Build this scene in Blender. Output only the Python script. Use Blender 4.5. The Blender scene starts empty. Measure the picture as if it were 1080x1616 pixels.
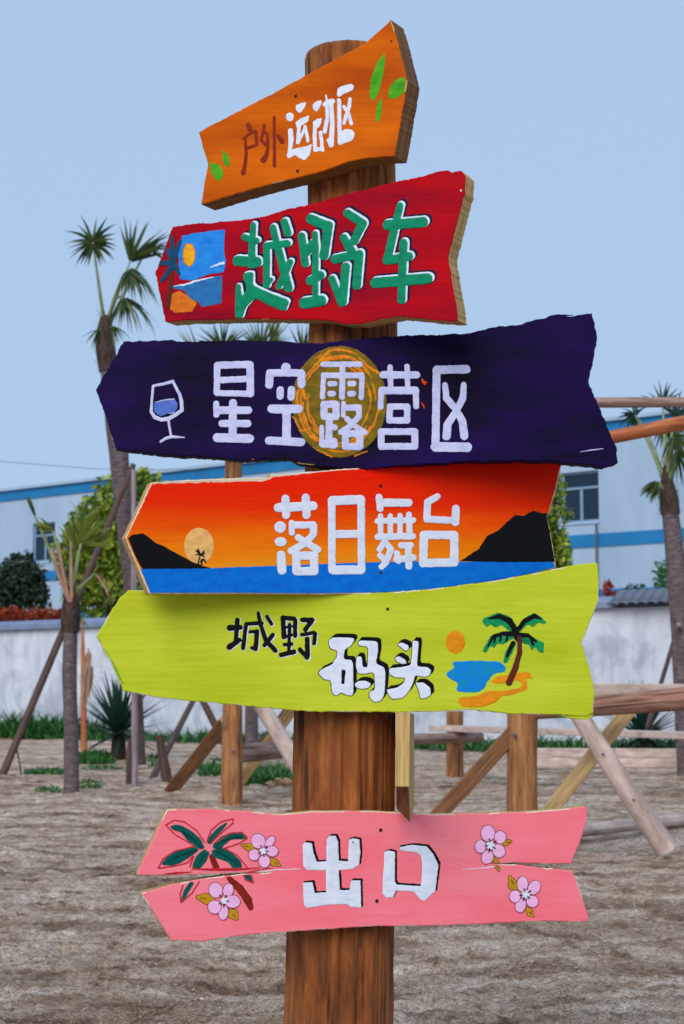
import bpy, bmesh, math, random
import numpy as np
from mathutils import Vector, Matrix
from mathutils.geometry import tessellate_polygon

random.seed(7)
RNG = np.random.default_rng(7)
S = bpy.context.scene
COL = S.collection
R = math.radians

# ------------------------------------------------------------------ camera
F, CX, CY, HOR, EYE = 2600.0, 540.0, 808.0, 1089.0, 1.1     # focal length and frame of the photograph, in its pixels
PITCH = math.atan((HOR - CY) / F)
cam_d = bpy.data.cameras.new("camera")
cam_d.sensor_fit = 'VERTICAL'
cam_d.sensor_height = 36.0
cam_d.lens = 36.0 * F / 1616.0
cam_d.clip_start, cam_d.clip_end = 0.05, 3000.0
cam_d.dof.use_dof = True
cam_d.dof.focus_distance = 4.15
cam_d.dof.aperture_fstop = 8.5
cam = bpy.data.objects.new("camera", cam_d)
cam.location = (0, 0, EYE)
cam.rotation_euler = (math.pi / 2 + PITCH, 0, 0)
COL.objects.link(cam)
S.camera = cam

# ------------------------------------------------------------------ sky, sun, exposure
SUN_DIR = Vector((-0.30, -0.76, 0.56)).normalized()          # towards the sun: behind the camera, left, high
w = bpy.data.worlds.new("World")
S.world = w
w.use_nodes = True
nt = w.node_tree
nt.nodes.clear()
wo = nt.nodes.new("ShaderNodeOutputWorld")
bg = nt.nodes.new("ShaderNodeBackground")
sky = nt.nodes.new("ShaderNodeTexSky")
sky.sky_type = 'NISHITA'
sky.sun_disc = False
sky.sun_elevation = math.asin(SUN_DIR.z)
sky.sun_rotation = math.atan2(SUN_DIR.x, SUN_DIR.y)
sky.air_density, sky.dust_density, sky.ozone_density = 1.0, 2.0, 1.5
mixc = nt.nodes.new("ShaderNodeMix")
mixc.data_type = 'RGBA'
mixc.inputs[0].default_value = 0.96                           # thin even cloud veil over the whole sky
mixc.inputs[7].default_value = (2.78, 3.90, 5.50, 1)
nt.links.new(sky.outputs[0], mixc.inputs[6])
nt.links.new(mixc.outputs[2], bg.inputs[0])
bg.inputs[1].default_value = 0.1
nt.links.new(bg.outputs[0], wo.inputs[0])
sun_d = bpy.data.lights.new("sun", 'SUN')
sun_d.energy = 1.5
sun_d.angle = R(42)
sun_d.color = (1.0, 0.95, 0.88)
sun = bpy.data.objects.new("sun", sun_d)
sun.rotation_euler = SUN_DIR.to_track_quat('Z', 'Y').to_euler()
sun.location = (0, -3, 6)
COL.objects.link(sun)
S.view_settings.view_transform = 'Standard'
S.view_settings.look = 'None'
S.view_settings.gamma = 1.0
S.view_settings.exposure = 0.60
S.view_settings.use_curve_mapping = False

# ------------------------------------------------------------------ helpers: space
SP, CP = math.sin(PITCH), math.cos(PITCH)

def ray(x, y):
    dx, dy = (x - CX) / F, (CY - y) / F
    return np.array([dx, CP - SP * dy, SP + CP * dy])

def at(x, y, Y):
    d = ray(x, y)
    return Vector(d * (Y / d[1])) + Vector((0, 0, EYE))

def gnd(x, y):
    d = ray(x, y)
    return Vector(d * (-EYE / d[2])) + Vector((0, 0, EYE))

def lin(r, g, b, k=1.0):
    f = lambda c: ((c / 255.0 + 0.055) / 1.055) ** 2.4 if c > 10 else c / 255.0 / 12.92
    return (f(r) * k, f(g) * k, f(b) * k, 1.0)

# 2-D value noise
_T = RNG.random((256, 256))
def vnoise(x, y):
    xi, yi = np.floor(x).astype(int), np.floor(y).astype(int)
    fx, fy = x - xi, y - yi
    fx, fy = fx * fx * (3 - 2 * fx), fy * fy * (3 - 2 * fy)
    a, b = _T[xi & 255, yi & 255], _T[(xi + 1) & 255, yi & 255]
    c, d = _T[xi & 255, (yi + 1) & 255], _T[(xi + 1) & 255, (yi + 1) & 255]
    return (a * (1 - fx) + b * fx) * (1 - fy) + (c * (1 - fx) + d * fx) * fy - 0.5

# ------------------------------------------------------------------ helpers: objects
def thing(name, label, cat, loc=(0, 0, 0), group=None):
    o = bpy.data.objects.new(name, None)
    o.empty_display_size = 0.1
    COL.objects.link(o)
    o.location = loc
    o["label"], o["category"] = label, cat
    if group: o["group"] = group
    return o

def wloc(o):
    v = Vector((0, 0, 0))
    while o is not None:
        v += o.location
        o = o.parent
    return v

class MB:
    """verts / faces / uv / material index collected in world space"""
    def __init__(s): s.v, s.f, s.u, s.m, s.sm = [], [], [], [], []
    def add(s, verts, faces, uvs=None, mi=0, smooth=False):
        b = len(s.v)
        s.v += [tuple(p) for p in verts]
        for k, f in enumerate(faces):
            s.f.append([b + i for i in f])
            s.u.append([uvs[i] for i in f] if uvs is not None else [(0, 0)] * len(f))
            s.m.append(mi); s.sm.append(smooth)
        return s
    def build(s, name, mats, parent=None, origin=None):
        me = bpy.data.meshes.new(name)
        base = wloc(parent) if parent is not None else Vector((0, 0, 0))
        if origin is None: origin = Vector((0, 0, 0)) if parent is not None else Vector((0, 0, 0))
        off = np.array(base) + np.array(origin)
        V = np.array(s.v, dtype=float) - off
        me.from_pydata(V.tolist(), [], s.f)
        uv = me.uv_layers.new(name="UVMap")
        flat = np.array([c for fu in s.u for c in fu], dtype=np.float32).ravel()
        uv.data.foreach_set("uv", flat)
        for m in (mats if isinstance(mats, (list, tuple)) else [mats]): me.materials.append(m)
        me.polygons.foreach_set("material_index", s.m)
        me.polygons.foreach_set("use_smooth", s.sm)
        me.update()
        o = bpy.data.objects.new(name, me)
        COL.objects.link(o)
        if parent is not None: o.parent = parent
        o.location = origin
        return o

def tag(o, label=None, cat=None, group=None, kind=None):
    if label: o["label"] = label
    if cat: o["category"] = cat
    if group: o["group"] = group
    if kind: o["kind"] = kind
    return o

def frame_of(d):
    d = Vector(d).normalized()
    a = Vector((0, 0, 1)) if abs(d.z) < 0.9 else Vector((0, 1, 0))
    x = d.cross(a).normalized()
    return x, x.cross(d).normalized(), d

def tube(mb, pts, rad, seg=12, mi=0, rough=0.0, caps=True, cap_mi=None, sub=1, flat_lo=None, smooth=True, ph=None):
    """round log / pole through pts with radius per point; rough = relative wobble of the surface"""
    pts = [Vector(p) for p in pts]
    if not isinstance(rad, (list, tuple)): rad = [rad] * len(pts)
    if sub > 1:
        P, Q = [], []
        for i in range(len(pts) - 1):
            for k in range(sub):
                t = k / sub
                P.append(pts[i].lerp(pts[i + 1], t)); Q.append(rad[i] * (1 - t) + rad[i + 1] * t)
        P.append(pts[-1]); Q.append(rad[-1])
        pts, rad = P, Q
    verts, uvs, faces = [], [], []
    L = 0.0
    ph = random.random() * 50 if ph is None else ph
    x0 = None
    for i, p in enumerate(pts):
        d = (pts[min(i + 1, len(pts) - 1)] - pts[max(i - 1, 0)])
        fx, fy, _ = frame_of(d)
        if x0 is not None:
            fx = (x0 - d.normalized() * x0.dot(d.normalized())).normalized()
            fy = fx.cross(d.normalized())
        x0 = fx
        if i: L += (pts[i] - pts[i - 1]).length
        for j in range(seg + 1):
            a = 2 * math.pi * j / seg
            jj = j % seg
            aa = 2 * math.pi * jj / seg
            r = rad[i]
            if rough:
                r *= 1 + rough * float(vnoise(np.array(ph + 3 * math.cos(aa) + L * 1.3), np.array(ph + 3 * math.sin(aa) + L * .9)) * 2)
            verts.append(p + (fx * math.cos(a) + fy * math.sin(a)) * r)
            uvs.append((j / seg * 2 * math.pi * max(rad), L + ph))
    n = seg + 1
    for i in range(len(pts) - 1):
        for j in range(seg):
            faces.append((i * n + j, i * n + j + 1, (i + 1) * n + j + 1, (i + 1) * n + j))
    mb.add(verts, faces, uvs, mi, smooth)
    if caps:
        cm = mi if cap_mi is None else cap_mi
        for i, flip in ((0, True), (len(pts) - 1, False)):
            ring = [verts[i * n + j] for j in range(seg)]
            c = sum(ring, Vector()) / seg
            vs = ring + [c]
            fs = [((j + 1) % seg, j, seg) if flip else (j, (j + 1) % seg, seg) for j in range(seg)]
            uu = [((v - c).length * math.cos(6.283 * j / seg), (v - c).length * math.sin(6.283 * j / seg)) for j, v in enumerate(vs)]
            mb.add(vs, fs, uu, cm, False)
    return mb

def plank(mb, a, b, wdt, thk, up=(0, 0, 1), mi=0, bev=0.006, cap_mi=None):
    """sawn plank from a to b, wdt across (along 'up' made square to the run), thk deep, chamfered long edges"""
    a, b = Vector(a), Vector(b)
    d = (b - a).normalized()
    u = Vector(up); u = (u - d * u.dot(d)).normalized()
    s = d.cross(u)
    h, t = wdt / 2, thk / 2
    prof = [(-h + bev, -t), (h - bev, -t), (h, -t + bev), (h, t - bev), (h - bev, t), (-h + bev, t), (-h, t - bev), (-h, -t + bev)]
    n = len(prof); L = (b - a).length; ph = random.random() * 40
    per = 0; us = []
    for i in range(n):
        us.append(per)
        q = prof[(i + 1) % n]; per += math.hypot(q[0] - prof[i][0], q[1] - prof[i][1])
    N = max(2, int(L / 0.4))
    verts, uvs = [], []
    for k in range(N + 1):
        c = a + d * (L * k / N)
        for (x, y), uu in zip(prof, us):
            verts.append(c + u * x + s * y); uvs.append((uu, L * k / N + ph))
    faces = []
    for k in range(N):
        for i in range(n):
            j = (i + 1) % n
            faces.append((k * n + i, k * n + j, (k + 1) * n + j, (k + 1) * n + i))
    mb.add(verts, faces, uvs, mi, False)
    for k, fl in ((0, True), (N, False)):
        ring = list(range(k * n, k * n + n))
        vs = [verts[i] for i in ring]
        mb.add(vs, [tuple(range(n))[::-1] if fl else tuple(range(n))], [(p[0], p[1]) for p in prof], mi if cap_mi is None else cap_mi, False)
    return mb

def box(mb, lo, hi, mi=0, ax=None):
    """box in a local frame ax=(origin, ex, ey, ez)"""
    o, ex, ey, ez = ax if ax else (Vector(), Vector((1, 0, 0)), Vector((0, 1, 0)), Vector((0, 0, 1)))
    vs = [o + ex * x + ey * y + ez * z for x in (lo[0], hi[0]) for y in (lo[1], hi[1]) for z in (lo[2], hi[2])]
    fs = [(0, 1, 3, 2), (4, 6, 7, 5), (0, 4, 5, 1), (2, 3, 7, 6), (0, 2, 6, 4), (1, 5, 7, 3)]
    uv = [(x + y, z) for x in (lo[0], hi[0]) for y in (lo[1], hi[1]) for z in (lo[2], hi[2])]
    return mb.add(vs, fs, uv, mi)

# ------------------------------------------------------------------ materials
MATS = {}
def nodes(m):
    m.use_nodes = True
    t = m.node_tree; t.nodes.clear()
    out = t.nodes.new("ShaderNodeOutputMaterial")
    b = t.nodes.new("ShaderNodeBsdfPrincipled")
    t.links.new(b.outputs[0], out.inputs[0])
    return t, b

def N(t, kind, **kw):
    n = t.nodes.new(kind)
    for k, v in kw.items():
        if k.startswith("i_"): n.inputs[k[2:].replace("_", " ")].default_value = v
        else: setattr(n, k, v)
    return n

def ramp(t, stops, src, interp='LINEAR'):
    r = t.nodes.new("ShaderNodeValToRGB")
    r.color_ramp.interpolation = interp
    el = r.color_ramp.elements
    while len(el) < len(stops): el.new(0.5)
    for e, (p, c) in zip(el, stops): e.position, e.color = p, c
    t.links.new(src, r.inputs[0])
    return r

def coords(t, kind, scale):
    tc = N(t, "ShaderNodeTexCoord")
    mp = N(t, "ShaderNodeMapping")
    mp.inputs["Scale"].default_value = scale
    t.links.new(tc.outputs[kind], mp.inputs[0])
    return mp.outputs[0]

def noise(t, vec, scale, detail=5.0, rough=0.55, dist=0.0):
    n = N(t, "ShaderNodeTexNoise", i_Scale=scale, i_Detail=detail, i_Roughness=rough, i_Distortion=dist)
    t.links.new(vec, n.inputs["Vector"])
    return n.outputs["Fac"]

def bump(t, b, src, strength=0.3, dist=0.002, prev=None):
    n = N(t, "ShaderNodeBump", i_Strength=strength, i_Distance=dist)
    t.links.new(src, n.inputs["Height"])
    if prev is not None: t.links.new(prev, n.inputs["Normal"])
    t.links.new(n.outputs[0], b.inputs["Normal"])
    return n.outputs[0]

def mixrgb(t, fac, a, b, blend='MIX'):
    n = N(t, "ShaderNodeMix", data_type='RGBA', blend_type=blend)
    for s, v in ((0, fac), (6, a), (7, b)):
        if hasattr(v, "is_linked") or isinstance(v, bpy.types.NodeSocket): t.links.new(v, n.inputs[s])
        else: n.inputs[s].default_value = v
    return n.outputs[2]

def board_paint(name, c_lo, c_hi, grain=0.25, rough=0.45, stops=None, edge=None):
    """brushed gloss paint over sawn wood; UV = board surface coordinates (tenths of the sheet)"""
    m = bpy.data.materials.new(name); t, b = nodes(m)
    big = noise(t, coords(t, "UV", (3, 9, 1)), 1.6, 4)
    fine = noise(t, coords(t, "UV", (4, 70, 1)), 2.2, 6, .65)
    if stops:
        tc = N(t, "ShaderNodeTexCoord"); sx = N(t, "ShaderNodeSeparateXYZ")
        t.links.new(tc.outputs["UV"], sx.inputs[0])
        wob = N(t, "ShaderNodeMath", operation='MULTIPLY_ADD'); wob.inputs[1].default_value = .045
        t.links.new(noise(t, coords(t, "UV", (2, 12, 1)), 3, 5), wob.inputs[0]); t.links.new(sx.outputs[1], wob.inputs[2])
        mr = N(t, "ShaderNodeMapRange"); mr.inputs[1].default_value, mr.inputs[2].default_value = stops[0], stops[1]
        t.links.new(wob.outputs[0], mr.inputs[0])
        base = ramp(t, stops[2], mr.outputs[0]).outputs[0]
        col = mixrgb(t, .18, base, ramp(t, [(.35, (.45, .4, .4, 1)), (.65, (1, 1, 1, 1))], fine).outputs[0], 'MULTIPLY')
    else:
        base = ramp(t, [(.3, c_lo), (.7, c_hi)], big).outputs[0]
        col = mixrgb(t, grain, base, ramp(t, [(.35, (.55, .55, .55, 1)), (.62, (1, 1, 1, 1))], fine).outputs[0], 'MULTIPLY')
    t.links.new(col, b.inputs["Base Color"])
    rr = N(t, "ShaderNodeMapRange"); rr.inputs[3].default_value, rr.inputs[4].default_value = rough - .1, rough + .2
    t.links.new(fine, rr.inputs[0]); t.links.new(rr.outputs[0], b.inputs["Roughness"])
    b.inputs["Specular IOR Level"].default_value = .07
    k = bump(t, b, fine, .6, .0016)
    bump(t, b, big, .3, .006, k)
    MATS[name] = m
    return m

def paint(name, c, c2=None, rough=0.4, var=.5):
    m = bpy.data.materials.new(name); t, b = nodes(m)
    n = noise(t, coords(t, "UV", (25, 40, 1)), 2.0, 5, .6)
    c2 = c2 or tuple(v * .72 for v in c[:3]) + (1,)
    t.links.new(ramp(t, [(.3, c2), (.6, c)], n).outputs[0], b.inputs["Base Color"])
    b.inputs["Roughness"].default_value = rough
    b.inputs["Specular IOR Level"].default_value = .14
    bump(t, b, noise(t, coords(t, "UV", (60, 160, 1)), 2.0, 4, .6), .4, .0012)
    MATS[name] = m
    return m

def wood(name, dark, mid, light, along=1.2, across=14.0, crack=True, rough=.75, bmp=.6):
    """round or sawn timber; UV x = metres round the girth, y = metres along the grain"""
    m = bpy.data.materials.new(name); t, b = nodes(m)
    g = noise(t, coords(t, "UV", (across, along, 1)), 3.2, 8, .68, .35)
    big = noise(t, coords(t, "UV", (3.2, .9, 1)), 2.2, 4)
    col = ramp(t, [(.30, dark), (.50, mid), (.72, light)], g).outputs[0]
    col = mixrgb(t, .55, col, ramp(t, [(.3, (.42, .36, .34, 1)), (.62, (1.12, 1.06, 1, 1))], big).outputs[0], 'MULTIPLY')
    if crack:
        c = noise(t, coords(t, "UV", (across * 1.5, along * .45, 1)), 2.0, 3, .5, .3)
        cr = ramp(t, [(.33, (.12, .1, .1, 1)), (.40, (1, 1, 1, 1))], c).outputs[0]
        col = mixrgb(t, .85, col, cr, 'MULTIPLY')
        k = bump(t, b, cr, .8, .006)
    else: k = None
    t.links.new(col, b.inputs["Base Color"])
    b.inputs["Roughness"].default_value = rough
    bump(t, b, g, bmp, .004, k)
    MATS[name] = m
    return m

def plain(name, c, c2, scale=(1, 1, 1), s=4.0, rough=.8, kind="Object", bmp=.3, bd=.01, isl=0.0):
    m = bpy.data.materials.new(name); t, b = nodes(m)
    n = noise(t, coords(t, kind, scale), s, 6, .6)
    col = ramp(t, [(.3, c), (.7, c2)], n).outputs[0]
    if isl:
        gi = N(t, "ShaderNodeNewGeometry")
        col = mixrgb(t, 1.0, col, ramp(t, [(0, (1 - isl,) * 3 + (1,)), (1, (1 + isl,) * 3 + (1,))], gi.outputs["Random Per Island"]).outputs[0], 'MULTIPLY')
    t.links.new(col, b.inputs["Base Color"])
    b.inputs["Roughness"].default_value = rough
    if bmp: bump(t, b, n, bmp, bd)
    MATS[name] = m
    return m

def leafmat(name, cols, rough=.5, trans=.25):
    m = bpy.data.materials.new(name); t, b = nodes(m)
    gi = N(t, "ShaderNodeNewGeometry")
    k = len(cols) - 1
    r = ramp(t, [(i / k, c) for i, c in enumerate(cols)], gi.outputs["Random Per Island"])
    t.links.new(r.outputs[0], b.inputs["Base Color"])
    b.inputs["Roughness"].default_value = rough
    out = [n for n in t.nodes if n.type == 'OUTPUT_MATERIAL'][0]
    tr = N(t, "ShaderNodeBsdfTranslucent"); t.links.new(r.outputs[0], tr.inputs[0])
    mx = N(t, "ShaderNodeMixShader"); mx.inputs[0].default_value = trans
    t.links.new(b.outputs[0], mx.inputs[1]); t.links.new(tr.outputs[0], mx.inputs[2]); t.links.new(mx.outputs[0], out.inputs[0])
    MATS[name] = m
    return m
#@MATERIALS
wood("post_wood", lin(80, 38, 12), lin(142, 78, 30), lin(184, 118, 60), along=1.6, across=11, rough=.9, bmp=1.0)
wood("frame_wood", lin(92, 54, 24), lin(158, 104, 58), lin(196, 146, 96), along=.9, across=9)
wood("plank_wood", lin(78, 48, 26), lin(128, 84, 48), lin(160, 112, 70), along=.8, across=12, crack=False)
wood("tan_plank", lin(140, 112, 72), lin(188, 156, 108), lin(212, 182, 136), along=.8, across=12, crack=False)
wood("pale_log", lin(166, 142, 132), lin(200, 180, 170), lin(222, 206, 198), along=1.4, across=4, crack=False)
wood("grey_log", lin(92, 68, 58), lin(150, 122, 110), lin(188, 164, 152), along=.8, across=8)
wood("rail_log", lin(104, 66, 52), lin(156, 112, 94), lin(188, 150, 132), along=.8, across=8)
wood("orange_pole", lin(132, 66, 34), lin(190, 108, 62), lin(214, 146, 98), along=.8, across=9)
wood("prop_pole", lin(44, 30, 26), lin(88, 64, 56), lin(122, 94, 82), along=1.0, across=14)
wood("bamboo_pole", lin(92, 76, 80), lin(146, 128, 134), lin(176, 160, 166), along=.6, across=10, crack=False)
wood("palm_bark", lin(52, 42, 46), lin(96, 82, 86), lin(132, 116, 116), along=9.0, across=2.2, crack=False, bmp=1.0)
wood("palm_fibre", lin(30, 20, 16), lin(66, 46, 38), lin(104, 78, 62), along=2.5, across=22, bmp=1.0)
wood("raw_edge", lin(136, 100, 48), lin(204, 166, 100), lin(228, 198, 138), along=2.0, across=40, crack=False)
wood("dark_edge", lin(70, 40, 12), lin(124, 78, 26), lin(156, 104, 44), along=2.0, across=40, crack=False)
wood("end_grain", lin(150, 116, 76), lin(190, 156, 112), lin(214, 184, 142), along=6, across=6, crack=False)

# ------------------------------------------------------------------ ground
def gheight(x, y):
    u = x + .25 * y                                            # ruts run slightly across the view
    p, q = x * .80 + y * .60, -x * .60 + y * .80               # wheel ruts run off to the right
    wp = vnoise(x * 1.1, y * 1.1)
    h = .040 * vnoise(x * .8 + 7, y * .6 + 3) * 2
    h = h + .018 * vnoise(u * 1.3 + 31, y * 2.8 + 11) * 2
    h = h + .026 * vnoise(p * 1.0 + 9, q * 4.2 + 3 + wp) * 2 * np.clip(.5 + 2 * vnoise(x * .5 + 60, y * .4), 0, 1)
    h = h + .010 * vnoise(p * 3.2 + 2.2 * wp, q * 9.5 + 5) * 2
    h = h + .011 * vnoise(u * 11 + 9, y * 13 + 77) * 2
    h = h + .008 * vnoise(p * 24 + 19, q * 29 + 17) * 2
    h = h + .009 * vnoise(x * 58 + 5, y * 62 + 3) * 2
    return h - .025

def make_ground():
    s = list(np.linspace(-.27, .27, 420))
    g, st = .27, .0013
    ext = []
    while g < 60:
        st *= 1.16; g += st; ext.append(g)
    s = np.array([-e for e in ext[::-1]] + s + ext)
    ys = [-60, -30, -15, -8, -4, -2, -.5, .8, 1.6]
    y = 2.2
    while y < 70:
        ys.append(y); y *= 1.0048 if y < 26 else 1.02
    while y < 900:
        ys.append(y); y *= 1.25
    ys = np.array(ys)
    X = s[None, :] * (np.maximum(ys, 2.0)[:, None] + 1.5)
    Y = np.repeat(ys[:, None], len(s), 1)
    fade = np.clip((70 - Y) / 30, 0, 1) * np.clip((60 - np.abs(X)) / 20, 0, 1)
    Z = gheight(X, Y) * fade
    V = np.stack([X, Y, Z], -1).reshape(-1, 3)
    n, k = len(ys), len(s)
    idx = np.arange(n * k).reshape(n, k)
    q = np.stack([idx[:-1, :-1], idx[:-1, 1:], idx[1:, 1:], idx[1:, :-1]], -1).reshape(-1, 4)
    me = bpy.data.meshes.new("ground")
    me.vertices.add(len(V)); me.vertices.foreach_set("co", V.ravel())
    me.loops.add(q.size); me.loops.foreach_set("vertex_index", q.ravel())
    me.polygons.add(len(q)); me.polygons.foreach_set("loop_start", np.arange(0, q.size, 4)); 
    me.polygons.foreach_set("use_smooth", np.ones(len(q), dtype=bool))
    me.update(calc_edges=True)
    m = bpy.data.materials.new("sandy_soil"); t, b = nodes(m)
    v = coords(t, "Object", (1, 1, 1)); vst = coords(t, "Object", (.8, 2.6, 1))
    vst.node.inputs["Rotation"].default_value = (0, 0, -.5)
    big = noise(t, vst, .6, 5, .6, .6)
    midn = noise(t, v, 3.6, 8, .72, .2)
    fine = noise(t, v, 42, 7, .75)
    spk = noise(t, v, 130, 4, .8)
    col = ramp(t, [(.36, lin(128, 98, 74)), (.46, lin(200, 176, 154)), (.64, lin(232, 216, 200))], midn).outputs[0]
    col = mixrgb(t, .75, col, ramp(t, [(.40, (.50, .41, .33, 1)), (.52, (1.06, 1.03, 1.02, 1))], big).outputs[0], 'MULTIPLY')
    col = mixrgb(t, .85, col, ramp(t, [(.36, (.40, .35, .30, 1)), (.54, (1.12, 1.11, 1.1, 1))], fine).outputs[0], 'MULTIPLY')
    col = mixrgb(t, .7, col, ramp(t, [(.42, (.40, .36, .32, 1)), (.58, (1.4, 1.39, 1.38, 1))], spk).outputs[0], 'MULTIPLY')
    t.links.new(col, b.inputs["Base Color"]); b.inputs["Roughness"].default_value = .95
    pat = noise(t, vst, 1.5, 6, .7, .8)
    dampm = ramp(t, [(.50, (1, 1, 1, 1)), (.60, (.50, .41, .32, 1))], pat).outputs[0]
    col = mixrgb(t, .85, col, dampm, 'MULTIPLY')
    t.links.new(col, b.inputs["Base Color"])
    k1 = bump(t, b, midn, .3, .02)
    k2 = bump(t, b, fine, 1.0, .014, k1)
    bump(t, b, spk, 1.0, .006, k2)
    me.materials.append(m)
    o = bpy.data.objects.new("ground", me); COL.objects.link(o)
    tag(o, "rough raked sandy soil with ruts and clods", kind="structure")
make_ground()

# ------------------------------------------------------------------ boundary wall
HW = 2.6
dl, dr_ = (HW - EYE) * F / (HOR - 996), (HW - EYE) * F / (HOR - 961)
A0 = Vector(((0 - CX) / F * dl, dl, 0)); A1 = Vector(((960 - CX) / F * dr_, dr_, 0))
EW = (A1 - A0).normalized()
NW = Vector((EW.y, -EW.x, 0))                                 # faces the camera
def on_line(P, e, px):
    """run along the line P + e*u whose point stands at picture column px"""
    k = (px - CX) / F
    return (k * P.y - P.x) / (e.x - k * e.y)
def wall_u(px): return on_line(A0, EW, px)
mwall = bpy.data.materials.new("whitewash"); t, b = nodes(mwall)
v = coords(t, "Object", (1, 1, 1)); vs = coords(t, "Object", (1, 1, .25))
n1 = noise(t, v, .8, 6, .65, .6); n2 = noise(t, vs, 2.6, 6, .65)
c = ramp(t, [(.30, lin(182, 188, 200)), (.60, lin(214, 217, 226))], n2).outputs[0]
stain = ramp(t, [(.49, (1, 1, 1, 1)), (.57, (.68, .70, .75, 1)), (.70, (.46, .48, .53, 1))], n1).outputs[0]
c = mixrgb(t, .75, c, stain, 'MULTIPLY')
t.links.new(c, b.inputs["Base Color"]); b.inputs["Roughness"].default_value = .9
bump(t, b, n2, .3, .02)
plain("coping_paint", lin(104, 118, 148), lin(130, 144, 174), s=1.5, rough=.7)
plain("roof_tile", lin(62, 70, 86), lin(104, 114, 134), s=6, rough=.6, isl=.25)
AX = (A0, EW, -NW, Vector((0, 0, 1)))
wt = thing("boundary_wall", "long stained white boundary wall with grey-blue coping behind the palms", "wall", A0)
u0, u1, ut = wall_u(-900), wall_u(1700), wall_u(976)
box(MB(), (u0, 0, -.3), (u1, .24, HW), ax=AX).build("wall_panel", mwall, wt)
mb = MB()
L = [(-.14, HW + .002), (.38, HW + .002), (.38, HW + .10), (.12, HW + .23), (-.14, HW + .12)]
vs_ = [A0 + EW * u - NW * y + Vector((0, 0, z)) for u in (u0, ut) for y, z in L]
mb.add(vs_, [(0, 1, 2, 3, 4)[::-1], (5, 6, 7, 8, 9)] + [(i, (i + 1) % 5, 5 + (i + 1) % 5, 5 + i) for i in range(5)])
mb.build("coping", MATS["coping_paint"], wt)
mb = MB(); box(mb, (ut + .02, .02, HW + .002), (u1, .22, HW + .10), ax=AX); mb.build("coping", MATS["roof_tile"], wt)
tile0 = None
pitch_ = .20
for k in range(int((wall_u(1230) - ut) / pitch_)):
    for side in (1, -1):
        uc = ut + .05 + k * pitch_
        if side == 1 and tile0 is not None:
            o = tile0.copy()
        elif side == -1 and k > 0:
            o = tile1.copy()
        else:
            mb = MB()
            a = A0 + EW * uc - NW * .12 + Vector((0, 0, HW + .30))
            bpt = a + NW * (.42 * side) + Vector((0, 0, -.26))
            seg = 6; vv = []
            dirn = (bpt - a); up_ = EW.cross(dirn).normalized(); up_ = up_ if up_.z > 0 else -up_
            for p in (a, bpt):
                for i in range(seg + 1):
                    an = math.pi * i / seg
                    vv.append(p + EW * (math.cos(an) * .11) + up_ * (math.sin(an) * .055))
            for p in (a, bpt):
                for i in range(seg + 1):
                    an = math.pi * i / seg
                    vv.append(p + EW * (math.cos(an) * .095) + up_ * (math.sin(an) * .055 - .018))
            n_ = seg + 1
            fs = [(i, i + 1, n_ + i + 1, n_ + i) for i in range(seg)] + [(2 * n_ + i + 1, 2 * n_ + i, 3 * n_ + i, 3 * n_ + i + 1) for i in range(seg)]
            fs += [(n_ + i, n_ + i + 1, 3 * n_ + i + 1, 3 * n_ + i) for i in range(seg)]
            mb.add(vv, fs, None, 0, True)
            o = mb.build("tile", MATS["roof_tile"], wt)
            o.location = (0, 0, 0)
            if side == 1: tile0 = o; off0 = uc
            else: tile1 = o
            continue
        COL.objects.link(o); o.parent = wt
        o.location = EW * (k * pitch_)

# ------------------------------------------------------------------ factory building
HB = 10.0
bl, br = (HB - EYE) * F / (HOR - 776), (HB - EYE) * F / (HOR - 664)
B0 = Vector(((0 - CX) / F * bl, bl, 0)); B1 = Vector(((960 - CX) / F * br, br, 0))
EB = (B1 - B0).normalized(); NB = Vector((EB.y, -EB.x, 0))
def bu(px): return on_line(B0, EB, px)
AB = (B0, EB, -NB, Vector((0, 0, 1)))
plain("factory_render", lin(146, 170, 194), lin(164, 186, 208), scale=(1, 1, .3), s=.9, rough=.85, bmp=.15)
plain("blue_band", lin(0, 104, 160), lin(2, 122, 180), s=.7, rough=.6, bmp=.1)
plain("window_frame", lin(108, 138, 164), lin(130, 158, 182), s=3, rough=.5, bmp=0)
plain("pipe_grey", lin(70, 72, 84), lin(96, 98, 108), s=3, rough=.6, bmp=0)
mg = bpy.data.materials.new("dark_glass"); t, b = nodes(mg)
b.inputs["Base Color"].default_value = lin(24, 42, 60); b.inputs["Roughness"].default_value = .12
b.inputs["Specular IOR Level"].default_value = .35
bump(t, b, noise(t, coords(t, "Object", (1, 1, 1)), .9, 3), .05, .05)
ft = thing("factory_building", "long white two-storey factory block with blue bands behind the wall", "building", B0)
U0, U1 = bu(-500), bu(1500)
wins = [(bu(50), bu(103)), (bu(888), bu(948))]
ww = wins[1][1] - wins[1][0]
wins[0] = (wins[0][0], wins[0][0] + ww)
Z0, Z1 = 6.72, 8.42
mb = MB()
def q4(a, b_, c_, d_): mb.add([B0 + EB * p[0] - NB * p[1] + Vector((0, 0, p[2])) for p in (a, b_, c_, d_)], [(0, 1, 2, 3)], None)
q4((U0, 0, -.2), (U1, 0, -.2), (U1, 0, Z0), (U0, 0, Z0))
q4((U0, 0, Z1), (U1, 0, Z1), (U1, 0, HB), (U0, 0, HB))
edges = [U0] + [e for p in wins for e in p] + [U1]
for i in range(0, len(edges), 2): q4((edges[i], 0, Z0), (edges[i + 1], 0, Z0), (edges[i + 1], 0, Z1), (edges[i], 0, Z1))
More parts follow.
